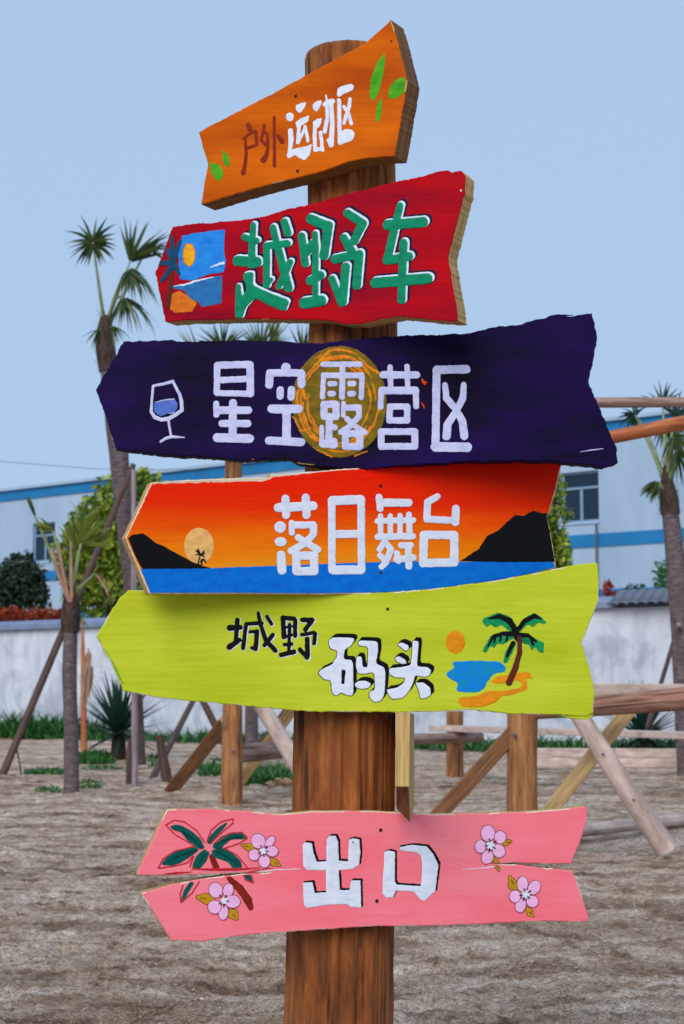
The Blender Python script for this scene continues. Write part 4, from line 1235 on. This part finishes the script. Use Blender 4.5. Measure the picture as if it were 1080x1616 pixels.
art(B, "painted_beach", [("sky_blue", Z([pl([(215, 458), (300, 440), (490, 415), (485, 560), (496, 620), (485, 690), (380, 705), (280, 745), (200, 735), (195, 650), (186, 560), (208, 500)])]), 0),
    ("sea_teal", Z([pl([(155, 780), (230, 765), (300, 745), (472, 712), (470, 890), (340, 915), (320, 882), (270, 862), (222, 805), (160, 798)])]), 0), ("sand_orange", Z([pl([(150, 830), (200, 808), (262, 852), (312, 890), (280, 945), (170, 952), (138, 930)])]), .8),
    ("white_paint", Z([sw([(165, 782), (230, 772), (300, 748), (420, 722)], [2, 5, 6, 2]), sw([(400, 660), (482, 630)], [3, 8])]), 1.6, dict(thick=.0001)), ("sand_orange", Z([el(260, 580, 42, 75)]), 1, dict(thick=0)), ("sun_yellow", Z([el(260, 580, 36, 68)]), 1.7)], wob=.6)
art(B, "painted_palm", [("trunk_brown", Z([sw([(150, 680), (140, 800), (124, 905)], [10, 14, 15])]), 2.4), ("palm_blue", Z([sw([(150, 460), (156, 560)], [8, 17]), sw([(108, 525), (150, 610)], [8, 17]), sw([(75, 635), (150, 630)], [14, 20]), sw([(88, 745), (145, 665)], [12, 18]), sw([(205, 490), (165, 600)], [9, 17]), sw([(195, 700), (162, 640)], [12, 20]), sw([(152, 600), (160, 640)], 22)]), 3)], wob=.6)
screw(B, 728, 301, 1.8, "screw_bright")

# ================= board 3: purple
B = Board(-3, 635, .04)
out = [(152, 615), (195, 539), (230, 538), (273, 536.5), (280, 539), (360, 537), (450, 538), (473, 541), (500, 542), (550, 537), (600, 532), (640, 529), (700, 528), (736, 526), (783, 516), (822, 512), (839, 506), (861, 502), (867, 498.5), (883, 496), (903, 496.5), (906, 499), (935, 494), (942, 527), (941.5, 541), (936, 572), (929, 602), (947, 644), (969, 699), (974, 708), (975, 731), (956, 737), (922, 733), (892, 731), (883, 728.5), (819, 727), (764, 729), (744, 727), (700, 731), (640, 734), (600, 738), (570, 741), (540, 739), (500, 735), (473, 732), (460, 725), (423, 724), (380, 727), (333, 721), (293, 720), (253, 717), (203, 711), (183, 707), (172, 672)]
B.clip = out
make_board(B, out, MATS["purple_paint"], MATS["purple_paint"], "dark purple arrow board, the longest, with a gold disc and a painted wine glass", .9, wear=.45, rim="raw_edge")
Z3 = lambda L: T(6, 460, 530, L)
rings = []
for k in range(64):
    a0 = random.uniform(0, 360); f = random.uniform(.55, .96); ln = random.uniform(12, 45)
    if f < .62: f += .25
    pts = [(536 + 72 * f * math.cos(R(a0 + ln * q / 5)), 634 + 86 * f * math.sin(R(a0 + ln * q / 5))) for q in range(6)]
    rings.append(sw(pts, [.4, .9, 1.3, 1.2, .8, .3]))
art(B, "gold_disc", [("gold_olive", [el(536, 634, 74.5, 88)], 0), ("gold_orange", rings + Z3([sw([(280, 220), (350, 150), (450, 122), (580, 150)], [4, 10, 9, 4]), sw([(400, 215), (500, 200), (590, 225)], [10, 14, 6]), sw([(690, 265), (820, 350)], [8, 12]), sw([(20, 770), (90, 905), (180, 880)], 7), sw([(115, 520), (130, 590)], 14), sw([(200, 960), (240, 980)], 18), sw([(240, 1075), (380, 1145)], [4, 8]), sw([(600, 1135), (720, 1095)], [9, 4])]), 1, dict(thick=.0003))], wob=.8)
def whitechar(L): return [("lilac_white", L, 2, dict(thick=.0004))]
Z = lambda L: T(6, 320, 540, L)
art(B, "character", whitechar(Z([sw([(140, 220), (448, 212)], 34), sw([(138, 220), (135, 478)], 30), sw([(450, 215), (452, 488)], 35), sw([(165, 360), (420, 348)], 30), sw([(135, 482), (450, 490)], 28), sw([(130, 582), (130, 688)], 28), sw([(140, 645), (432, 645)], 36), sw([(288, 578), (286, 880)], 38), sw([(185, 770), (428, 772)], 34), sw([(138, 905), (444, 914)], 42)])))
art(B, "character", whitechar(Z([sw([(788, 240), (788, 280)], 44), sw([(636, 292), (936, 292)], 34), sw([(638, 295), (630, 405)], 37), sw([(938, 300), (936, 400)], 38), sw([(735, 452), (735, 512)], 34), sw([(842, 452), (838, 518)], 36), sw([(656, 632), (908, 634)], 42), sw([(795, 640), (795, 920)], 40), sw([(628, 932), (934, 948)], 38)])))
art(B, "character", whitechar(Z3([sw([(302, 270), (652, 270)], 26), sw([(485, 270), (480, 580)], 28), sw([(305, 375), (665, 375)], 27), sw([(305, 378), (297, 580)], 24), sw([(668, 378), (662, 585)], 25), sw([(370, 455), (410, 455)], 27), sw([(368, 548), (396, 548)], 28), sw([(555, 452), (590, 452)], 27), sw([(555, 548), (588, 548)], 28),
    sw([(310, 650), (424, 648), (424, 765), (312, 765), (308, 655)], 34), sw([(362, 790), (355, 980)], 33), sw([(370, 855), (415, 870)], 26), sw([(288, 866), (290, 1030)], 22), sw([(300, 1022), (405, 1028)], 38), sw([(360, 985), (412, 990)], 22),
    sw([(495, 638), (493, 755)], 22), sw([(512, 682), (640, 678)], 30), sw([(640, 680), (640, 765), (560, 855), (468, 912)], 27), sw([(530, 790), (610, 860), (695, 915)], 27), sw([(512, 925), (650, 930), (650, 1050), (512, 1050), (512, 930)], 32)])))
Z = lambda L: T(6, 580, 550, L)
art(B, "character", whitechar(Z([sw([(148, 250), (465, 252)], 34), sw([(215, 178), (220, 345)], 26), sw([(375, 172), (382, 345)], 25), sw([(140, 398), (455, 398)], 36), sw([(132, 395), (125, 555)], 27), sw([(460, 395), (462, 548)], 28), sw([(213, 550), (378, 550), (376, 682), (210, 682), (213, 555)], 30), sw([(130, 788), (450, 788), (450, 928), (130, 928), (130, 790)], 32)])))
art(B, "character", whitechar(Z([sw([(660, 202), (936, 198)], 40), sw([(655, 205), (645, 940)], 37), sw([(645, 932), (945, 936)], 45), sw([(735, 345), (748, 470), (840, 580), (900, 690), (918, 830)], [26, 32, 32, 36, 38]), sw([(912, 342), (905, 470), (830, 610), (760, 720), (750, 830)], [26, 32, 32, 38, 40])])))
art(B, "paint_fleck", [("red_dot", Z([bl([(512, 280), (545, 310), (572, 320), (545, 350), (515, 325)]), bl([(508, 500), (545, 545), (540, 578), (520, 540)])]), 2)])
Z = lambda L: T(12, 220, 590, L)
art(B, "painted_glass", [("wine_blue", Z([pl([(285, 560), (400, 520), (560, 495), (670, 475), (725, 560), (720, 660), (670, 730), (560, 745), (420, 800), (340, 770), (285, 700)])]), 2), ("lilac_white", Z([sw([(262, 230), (450, 195), (640, 145)], [22, 26, 30]), sw([(640, 150), (700, 270), (770, 400), (800, 520), (808, 690)], [28, 26, 30, 34, 34]), sw([(808, 690), (700, 770), (560, 850), (420, 870), (290, 820), (228, 720), (240, 500), (262, 240)], [34, 36, 38, 36, 34, 28, 24, 24]), sw([(550, 870), (600, 1170)], [24, 20]), sw([(405, 1285), (500, 1225), (620, 1190), (855, 1207)], [22, 26, 28, 10]), sw([(300, 540), (430, 505), (560, 488), (660, 478)], [5, 9, 10, 9]), sw([(560, 750), (660, 735)], 7)]), 3)], wob=.2, step=.6)
art(B, "paint_scuff", [("lilac_white", [sw([(916, 713), (935, 710), (952, 708)], [.3, .8, .5]), sw([(895, 499), (906, 499), (912, 498)], [.3, .7, .3])], 0, dict(thick=.0001))], wob=.1, step=.4)

# ================= board 4: sunset
B = Board(-20, 840, .034)
out = [(198, 849), (239, 761), (291, 757.5), (361, 755), (413, 753.5), (427, 753), (428, 748.5), (460, 747), (520, 742), (570, 738), (640, 733), (700, 729), (780, 726), (888, 727), (879, 770), (867, 810), (864, 815), (871, 850), (877, 886), (878, 896), (840, 906), (778, 918), (680, 931), (610, 936), (500, 938), (430, 937.5), (370, 937), (236, 937.5)]
B.clip = out
raw = board_paint("raw_board", lin(214, 186, 150), lin(238, 222, 196), .3, rough=.7)
make_board(B, out, MATS["raw_board"], MATS["raw_edge"], "sunset painted arrow board with orange sky, black hills, blue sea and white characters", .5)
face = [(199.5, 848.5), (240.5, 764), (300, 762), (361, 760), (413, 759.5), (424, 757.5), (434, 752), (460, 750), (520, 743.5), (640, 734.5), (700, 730.5), (780, 727.5), (886, 728.5), (877, 770), (865, 810), (862, 815), (869, 850), (875, 886), (876, 895), (840, 904.5), (778, 916.5), (680, 929.5), (610, 934.5), (500, 936.5), (370, 935.5), (237.5, 935.5)]
art(B, "painted_sky", [("sunset_paint", [pl(face)], 0, dict(thick=.0003))], wob=.9, step=1.0)
Z = lambda L: T(3.857, 180, 720, L)
Z4 = lambda L: T(4.909, 680, 710, L)
art(B, "painted_sea", [("sea_blue", [pl([(222, 898), (260, 897.5), (330, 896.5), (430, 893), (560, 888), (640, 886), (740, 886.5), (873, 887), (876, 895), (840, 904.5), (778, 916.5), (680, 929.5), (610, 934.5), (500, 936.5), (370, 935.5), (237.5, 935.5)])], 1.2)], wob=.5, step=1.0)
art(B, "painted_sun", [("sun_pale", Z([el(518, 546, 90, 110)]), 1.2)])
art(B, "painted_hill", [("hill_black", Z([pl([(86, 500), (110, 478), (175, 470), (210, 492), (255, 530), (300, 545), (350, 575), (420, 612), (480, 645), (540, 668), (600, 682), (400, 685), (170, 686), (130, 610)])]), 2.4)], wob=.4)
art(B, "painted_hill", [("hill_black", Z4([pl([(225, 860), (270, 835), (330, 790), (370, 770), (430, 670), (520, 625), (590, 560), (650, 505), (720, 510), (795, 470), (850, 490), (905, 492), (920, 600), (955, 780), (965, 868), (600, 868), (400, 868)])]), 2.4)], wob=.4)
art(B, "painted_palm", [("hill_black", Z([sw([(525, 600), (512, 655)], 4), sw([(540, 630), (530, 665)], 4), sw([(500, 575), (528, 600), (552, 590)], 5), sw([(510, 565), (526, 600), (550, 610)], 5), sw([(502, 598), (528, 600), (548, 575)], 4), sw([(530, 632), (548, 628), (556, 645)], 5), sw([(525, 645), (542, 628)], 4)]), 2.6, dict(thick=.0002))], wob=.2, step=.5)
def w4(L): return [("white_paint", L, 3.4, dict(thick=.0005))]
Z = lambda L: T(6.353, 420, 760, L)
art(B, "character", w4(Z([sw([(122, 262), (470, 245)], 45), sw([(193, 172), (200, 335)], 40), sw([(398, 164), (405, 336)], 41), el(140, 458, 58, 58), el(146, 605, 60, 48), sw([(150, 738), (158, 890)], 44), sw([(255, 415), (258, 515)], 30), sw([(285, 437), (470, 436)], 35), sw([(475, 440), (472, 530), (390, 620), (252, 696)], 36), sw([(322, 562), (420, 625), (518, 682)], 35), sw([(302, 745), (480, 742), (482, 898), (305, 900), (302, 750)], 42)])))
art(B, "character", w4(Z([sw([(662, 192), (945, 182)], 46), sw([(656, 190), (660, 888)], 37), sw([(952, 186), (956, 885)], 38), sw([(662, 528), (950, 525)], 40), sw([(668, 886), (948, 886)], 45)])))
Z = lambda L: T(6.75, 580, 760, L)
art(B, "character", w4(Z([sw([(122, 168), (135, 290)], 36), sw([(150, 226), (436, 226)], 42), sw([(105, 422), (488, 412)], 31), sw([(108, 590), (482, 582)], 35), sw([(138, 368), (140, 590)], 29), sw([(242, 368), (242, 590)], 29), sw([(346, 362), (346, 590)], 29), sw([(440, 352), (450, 590)], 32), sw([(185, 632), (128, 725)], 32), sw([(196, 652), (250, 725), (195, 860), (150, 908)], [30, 34, 34, 32]), sw([(134, 790), (180, 832)], 32), sw([(358, 680), (458, 678)], 34), sw([(432, 680), (440, 905)], 36), sw([(306, 830), (486, 812)], 35), sw([(312, 765), (332, 845)], 33)])))
art(B, "character", w4(Z([sw([(742, 160), (638, 222), (632, 400)], [34, 38, 38]), sw([(630, 402), (920, 416)], 37), sw([(940, 292), (936, 435)], 42), sw([(600, 568), (922, 572), (924, 862), (592, 868), (600, 575)], 45)])))
for x, y in ((601, 767), (601, 904)): screw(B, x, y, 2.8)
screw(B, 744, 732, 1.6)

# ================= board 5: lime
B = Board(-9, 1020, .036)
out = [(153, 1004), (170, 973), (190, 943), (203, 931), (230, 932), (300, 935), (413, 937), (500, 936.5), (610, 935.5), (680, 930), (778, 917), (840, 906), (898, 893), (941, 887.5), (944, 890), (945.5, 918), (945.5, 945), (932, 980), (918.5, 1014), (928, 1046), (936.5, 1077), (938.5, 1096), (936.5, 1125), (926, 1131), (882, 1128), (810, 1126.5), (742, 1120.5), (680, 1123), (665, 1124), (490, 1123), (417, 1117), (320, 1108), (253, 1101.5), (195, 1090), (192, 1082), (173, 1040)]
B.clip = out
paint("lime_edge", lin(150, 176, 30), lin(40, 120, 24))
make_board(B, out, MATS["lime_paint"], MATS["lime_edge"], "lime green arrow board with a painted palm islet and black and white characters", .6)
spl = Board(-9, 1020, .034)
make_board(spl, [(880, 1128.5), (905, 1130), (926, 1130), (938, 1127), (930, 1135), (914, 1135), (896, 1132.5)], MATS["lime_paint"], MATS["lime_edge"], "split sliver hanging off the lime board's lower edge", .3, .6)
spl.obj.name = "splinter"
Z = lambda L: T(6, 340, 950, L)
def blk(L): return [("white_paint", L, 0, dict(grow=.5, shift=(1.0, .9), thick=0)), ("black_paint", L, 1.2, dict(thick=.0004))]
art(B, "character", blk(Z([sw([(138, 245), (238, 240)], [30, 24]), sw([(210, 168), (195, 365)], 22), sw([(135, 425), (228, 360)], [30, 22]), sw([(292, 206), (440, 200)], 19), sw([(292, 212), (262, 438)], 20), sw([(330, 282), (390, 280)], 17), sw([(395, 280), (382, 440)], 23), sw([(342, 432), (385, 450)], 16), sw([(408, 108), (430, 220), (478, 360), (568, 458)], [19, 20, 22, 23]), sw([(545, 312), (466, 408)], 21), sw([(490, 140), (532, 208)], [20, 18])])))
art(B, "character", blk(Z([sw([(640, 150), (650, 330)], 24), sw([(640, 150), (745, 158)], 21), sw([(756, 170), (756, 320)], 21), sw([(705, 212), (696, 450)], 17), sw([(655, 240), (735, 230)], 11), sw([(660, 332), (720, 312)], 15), sw([(656, 402), (720, 398)], 18), sw([(622, 500), (745, 472)], 23), sw([(826, 170), (918, 170)], 24), sw([(912, 178), (852, 262)], 23), sw([(818, 310), (932, 290)], 18), sw([(945, 298), (935, 392)], 20), sw([(870, 350), (872, 515)], 24), sw([(800, 448), (870, 530)], 20)])))
Z = lambda L: T(5.143, 490, 980, L)
def wb(L): return [("black_paint", L, 0, dict(grow=1.1, thick=0)), ("black_paint", L, .6, dict(grow=.8, shift=(4.8, -5.4), sweep=4, thick=0)), ("white_paint", L, 1.8, dict(thick=.0005))]
art(B, "character", wb(Z([bl([(150, 160), (185, 132), (350, 137), (355, 160), (330, 200), (275, 235), (270, 312), (345, 317), (350, 608), (290, 600), (250, 580), (210, 608), (180, 590), (165, 480), (110, 475), (65, 425), (82, 398), (180, 352), (215, 290), (220, 240), (165, 225), (150, 190)]), ct_([(252, 395), (287, 400), (276, 515), (252, 512)]),
    bl([(390, 158), (545, 165), (550, 240), (530, 345), (600, 378), (610, 420), (600, 600), (570, 650), (520, 660), (480, 620), (480, 578), (525, 555), (520, 430), (495, 415), (440, 430), (385, 425), (370, 370), (375, 287), (415, 290), (425, 372), (465, 377), (470, 207), (390, 200)]), el(425, 518, 64, 33)])), wob=.2, step=.6)
art(B, "character", wb(Z([bl([(705, 190), (740, 175), (790, 195), (800, 225), (775, 245), (735, 215)]), bl([(685, 300), (720, 285), (770, 315), (780, 345), (745, 350), (700, 330)]), bl([(830, 160), (880, 165), (870, 280), (865, 370), (950, 375), (980, 400), (970, 440), (930, 455), (850, 440), (835, 500), (800, 570), (750, 625), (660, 635), (630, 590), (620, 555), (700, 545), (760, 500), (770, 460), (690, 460), (640, 430), (640, 385), (740, 375), (815, 360), (825, 270)]), bl([(850, 500), (920, 500), (970, 540), (980, 600), (930, 630), (890, 625), (880, 560)])])), wob=.2, step=.6)
Z = lambda L: T(3.857, 680, 870, L)
art(B, "painted_sun", [("sun_orange", Z([el(150, 553, 59, 70)]), 0)])
art(B, "painted_sea", [("lagoon_blue", Z([bl([(130, 672), (250, 666), (420, 670), (455, 700), (457, 730), (380, 748), (345, 790), (330, 832), (290, 860), (155, 856), (165, 800), (100, 765), (95, 738), (142, 710)])]), 0)], wob=.7)
art(B, "painted_islet", [("sun_orange", Z([bl([(162, 912), (180, 888), (280, 880), (350, 848), (470, 845), (548, 830), (555, 800), (520, 782), (470, 800), (400, 808), (362, 792), (400, 762), (480, 752), (520, 740), (600, 735), (628, 780), (575, 772), (588, 800), (585, 842), (480, 876), (430, 880), (400, 920), (300, 950), (195, 946)])]), .6)], wob=.6)
art(B, "painted_palm", [("palm_green", Z([bl([(522, 485), (500, 420), (470, 390), (410, 372), (320, 408), (312, 432), (340, 462), (365, 442), (395, 466), (430, 446), (460, 470), (495, 500)]), bl([(525, 485), (560, 410), (630, 375), (668, 395), (702, 432), (690, 445), (655, 430), (620, 462), (595, 445), (570, 460), (545, 490)]), bl([(515, 500), (440, 488), (370, 508), (325, 580), (312, 605), (335, 618), (360, 575), (385, 588), (405, 560), (440, 566), (470, 545), (512, 528)]), bl([(530, 500), (590, 500), (650, 540), (690, 555), (685, 622), (655, 612), (635, 580), (615, 605), (600, 570), (540, 552)]), bl([(500, 540), (522, 560), (490, 625), (462, 682), (440, 680), (452, 610)])]), 1.2),
    ("hill_black", Z([sw([(520, 490), (480, 425), (420, 395), (350, 412)], [16, 20, 15, 5]), sw([(520, 490), (570, 425), (630, 393), (670, 412)], [14, 14, 15, 5]), sw([(520, 505), (440, 500), (380, 520), (345, 580)], [16, 13, 12, 4]), sw([(430, 505), (420, 545)], 7), sw([(470, 505), (458, 545)], 7), sw([(395, 515), (385, 555)], 6), sw([(530, 510), (590, 512), (640, 548)], [18, 12, 8]), sw([(605, 520), (625, 570)], 8), sw([(500, 560), (462, 640)], [14, 8]), sw([(510, 490), (530, 530)], 20)]), 2, dict(thick=.0003)),
    ("trunk_brown", Z([sw([(540, 530), (540, 620), (512, 715), (476, 798)], [14, 15, 18, 20])]), 2.6)], wob=.4)
art(B, "paint_scuff", [("leaf_green", [sw([(157, 1010), (176, 1044), (195, 1080)], [.8, 2.4, .8])], 0, dict(thick=.0002))], wob=.5, step=.5)
screw(B, 612, 961, 2.4)

# ================= board 6: pink
B = Board(-13, 1372, .034)
out = [(218, 1377), (240, 1328), (264, 1277.5), (305, 1277), (341, 1277.5), (380, 1280), (418, 1283), (446, 1285), (492, 1280.5), (540, 1280), (580, 1280), (630, 1282), (680, 1285), (750, 1284), (830, 1282), (880, 1278), (921, 1273), (926, 1274), (927.5, 1292), (916, 1328), (902.5, 1362.5), (860, 1363.5), (815, 1361), (770, 1363.5), (812, 1363.8), (850, 1369), (880, 1371.5), (903.5, 1374), (915, 1402), (928.5, 1444), (927.5, 1455), (855, 1453.7), (805, 1456), (710, 1460), (680, 1461), (580, 1462), (481, 1469), (411, 1473.5), (341, 1481.5), (316, 1486.5), (290, 1484.5), (271, 1485), (248, 1448), (223, 1410), (245, 1403.5), (271, 1395.5), (323, 1386.5), (350, 1383), (380, 1379.5), (430, 1377), (390, 1377.4), (350, 1378.8), (288, 1380.8), (218, 1381.5)]
B.clip = out
make_board(B, out, MATS["pink_paint"], MATS["raw_edge"], "split pink arrow board with painted palm, blossoms and two white characters", .5)
Z = lambda L: T(4.5, 460, 1300, L)
def wk(L): return [("black_paint", L, 0, dict(grow=.5, shift=(3.0, -2.6), sweep=3, thick=0)), ("white_paint", L, 1.4, dict(thick=.0006))]
art(B, "character", wk(Z([pl([(80, 150), (95, 132), (145, 137), (156, 200), (180, 272), (248, 266), (250, 112), (270, 86), (315, 86), (332, 130), (336, 262), (402, 267), (408, 112), (440, 105), (482, 112), (490, 200), (480, 290), (440, 320), (335, 330), (345, 470), (412, 472), (425, 402), (490, 402), (495, 595), (420, 590), (400, 570), (250, 575), (110, 598), (90, 580), (82, 420), (150, 414), (166, 492), (246, 487), (246, 330), (110, 330), (85, 300)])])))
art(B, "character", wk(Z([pl([(660, 202), (690, 190), (735, 202), (735, 410), (748, 432), (900, 442), (920, 442), (930, 300), (920, 230), (890, 202), (780, 190), (766, 167), (850, 150), (960, 160), (1010, 220), (1045, 290), (1020, 480), (940, 550), (910, 530), (870, 480), (742, 475), (722, 520), (670, 525), (645, 490), (655, 330)])])))
Z = lambda L: T(4.909, 235, 1280, L)
ln = 4.5
art(B, "painted_palm", [("trunk_red", Z([sw([(488, 350), (520, 432)], [20, 26]), sw([(615, 510), (660, 560)], [18, 26]), sw([(660, 560), (705, 600), (740, 650), (768, 690), (790, 748)], [28, 32, 30, 34, 22])]), .2),
    ("deep_green", Z([bl([(168, 122), (200, 108), (245, 112), (330, 158), (400, 220), (428, 285), (400, 292), (350, 266), (300, 222), (250, 160), (190, 142)]), bl([(452, 245), (480, 190), (540, 130), (606, 88), (580, 130), (520, 190), (484, 252)]), bl([(508, 250), (560, 200), (640, 168), (720, 168), (758, 195), (740, 215), (640, 214), (575, 262), (560, 292), (498, 284)]), bl([(490, 302), (580, 290), (650, 330), (710, 390), (718, 440), (660, 452), (620, 392), (500, 350)]), bl([(336, 440), (370, 350), (430, 298), (468, 322), (440, 390), (392, 442)]), bl([(98, 412), (150, 350), (250, 300), (350, 278), (385, 300), (320, 350), (240, 400), (180, 418)]), bl([(728, 480), (780, 488), (808, 552), (755, 532)]), sw([(258, 695), (290, 620), (330, 560)], [6, 15, 12])]), 1, dict(grow=.9)),
    ("line_red", Z([sw([(132, 106), (200, 70), (280, 85), (370, 150), (432, 240)], ln), sw([(135, 110), (200, 180), (290, 230), (350, 265)], ln), sw([(452, 232), (480, 150), (560, 80), (650, 60), (654, 90), (560, 170), (480, 245)], ln), sw([(520, 240), (620, 175), (720, 163), (764, 210), (700, 250), (580, 290)], ln), sw([(580, 285), (680, 338), (740, 410), (772, 445)], ln), sw([(72, 442), (110, 370), (200, 310), (345, 274)], ln), sw([(75, 442), (200, 425), (300, 400), (340, 350)], ln), sw([(265, 575), (242, 640), (248, 708), (330, 640), (392, 545)], ln), sw([(730, 478), (790, 485), (810, 556), (750, 532), (728, 482)], ln), sw([(345, 350), (318, 430)], ln)]), 1.8, dict(thick=.0001)),
    ("hill_black", Z([sw([(250, 150), (340, 215), (412, 285)], 3), sw([(150, 390), (250, 345), (370, 300)], 3), sw([(520, 315), (610, 355), (690, 420)], 3), sw([(530, 255), (620, 215), (720, 198)], 3), sw([(390, 400), (440, 330)], 3)]), 2.2, dict(thick=0))], wob=.2, step=.5)
art(B, "paint_scuff", [("line_red", Z([sw([(330, 448), (480, 452), (660, 450), (860, 440)], [3, 9, 9, 3]), sw([(90, 492), (200, 480), (330, 470)], [4, 8, 3]), sw([(760, 470), (960, 440)], 2.5)]), 2.9, dict(thick=.0001)), ("white_paint", [sw([(398, 1377), (430, 1373), (475, 1371)], [.5, .8, .4]), sw([(730, 1372), (770, 1369), (812, 1361), (850, 1368)], [.4, .8, 1.0, .5]), sw([(268, 1278.5), (310, 1278.5)], [.6, .5]), sw([(380, 1281.5), (420, 1284), (444, 1286)], .6)], .2, dict(thick=.0001))], wob=.3, step=.5)
def flower(zf, c, petals, leaves, lab=None):
    P, O, Lf, LO, V = [], [], [], [], []
    for p in petals:
        P.append(el(*p))
        for f in (.30, .42):
            pass
        V.append(sw([(c[0] + (p[0] - c[0]) * .28, c[1] + (p[1] - c[1]) * .28), (c[0] + (p[0] - c[0]) * .55, c[1] + (p[1] - c[1]) * .55)], 4.0))
    Lf = [bl(q) for q in leaves]
    V2 = [sw([(sum(x for x, y in q) / len(q) * .55 + q[0][0] * .45, sum(y for x, y in q) / len(q) * .55 + q[0][1] * .45), (sum(x for x, y in q) / len(q), sum(y for x, y in q) / len(q))], 3) for q in leaves]
    lay = [("outline_wine", zf(Lf), .2, dict(grow=.9, thick=0)), ("leaf_ochre", zf(Lf), .9, dict(thick=.0002)), ("outline_wine", zf(V2), 1.7, dict(thick=0))]
    for i, p in enumerate(P):
        lay += [("outline_wine", zf([p]), 2.2 + i * .7, dict(grow=.9, thick=0)), ("petal_pink", zf([p]), 2.55 + i * .7, dict(thick=.0001))]
    lay += [("white_paint", zf([el(c[0], c[1], 26, 26)]), 6.4, dict(thick=0)), ("navy_paint", zf(V), 6.9, dict(thick=0))]
    art(B, "painted_flower", lay, lab, wob=.15, step=.5)
flower(Z, (885, 308), [(848, 232, 52, 58, -25), (938, 238, 28, 50, 38), (955, 310, 45, 40), (895, 388, 43, 48), (815, 338, 42, 42)], [[(705, 258), (800, 250), (838, 290), (775, 315)], [(1030, 432), (945, 420), (940, 360), (990, 372)]])
flower(Z, (582, 692), [(518, 612, 52, 58, -20), (615, 612, 38, 52, 12), (648, 700, 58, 48), (578, 785, 36, 56, 8), (508, 742, 50, 50)], [[(355, 665), (440, 632), (525, 682), (448, 728)], [(692, 852), (612, 820), (606, 758), (690, 765)]])
Z = lambda L: T(4, 680, 1260, L)
flower(Z, (375, 295), [(360, 220, 44, 50), (437, 245, 36, 40), (428, 330, 38, 42, -30), (356, 370, 36, 44, 15), (312, 303, 34, 40)], [[(515, 272), (480, 300), (440, 292), (490, 256)], [(435, 467), (400, 430), (388, 362), (430, 392)]])
flower(Z, (597, 605), [(578, 540, 33, 48), (652, 562, 36, 46, 30), (640, 650, 36, 36), (566, 675, 32, 44, 15), (530, 618, 34, 38)], [[(494, 478), (545, 530), (552, 582), (488, 570)], [(655, 750), (612, 742), (592, 678), (640, 700)]])
for x, y in ((601, 1310), (595, 1422)): screw(B, x, y, 2.7)
screw(B, 557, 1329, 1.4)

# ================= narrow board seen along its length, on the post's right flank
EX = [at(635, 1200, 3.22).x, 0]
prof = [(3.235, 1241, 0), (3.34, 1124, 0), (3.78, 1127, 0), (3.78, 1262, 12), (3.36, 1287, 12)]
mb = MB()
vl, vr = [], []
for Yq, yq, sl in prof:
    zl, zr = at(635, yq - sl, Yq).z, at(635, yq + sl, Yq).z
    f = (Yq - 3.235) / .55
    xl, xr = at(624.5, yq, 3.235).x + f * .020, at(646, yq, 3.235).x + f * .034
    vl.append(Vector((xl, Yq, zl))); vr.append(Vector((xr, Yq, zr)))
n = len(prof)
uvp = [(p[0] * .4, p[1] / 740) for p in prof]
mb.add(vl, [tuple(range(n))[::-1]], uvp, 0); mb.add(vr, [tuple(range(n))], uvp, 2)
for i in range(n):
    j = (i + 1) % n
    mb.add([vl[i], vl[j], vr[j], vr[i]], [(0, 1, 2, 3)], [(0, i * .1), (0, i * .1 + .1), (.028, i * .1 + .1), (.028, i * .1)], 1 if i == n - 1 else 0)  # down-facing front facet in darker wood: its shade is put into the colour
o = mb.build("sign_board", [MATS["raw_edge"], MATS["dark_edge"], MATS["raw_edge"]], sp)
bm = bmesh.new(); bm.from_mesh(o.data); bmesh.ops.remove_doubles(bm, verts=bm.verts, dist=1e-5); bmesh.ops.recalc_face_normals(bm, faces=bm.faces); bmesh.ops.bevel(bm, geom=list(bm.edges), offset=.0018, segments=1, affect='EDGES'); bm.to_mesh(o.data); bm.free()
o["label"] = "bare wooden board on the post's flank, seen edge-on below the lime one"
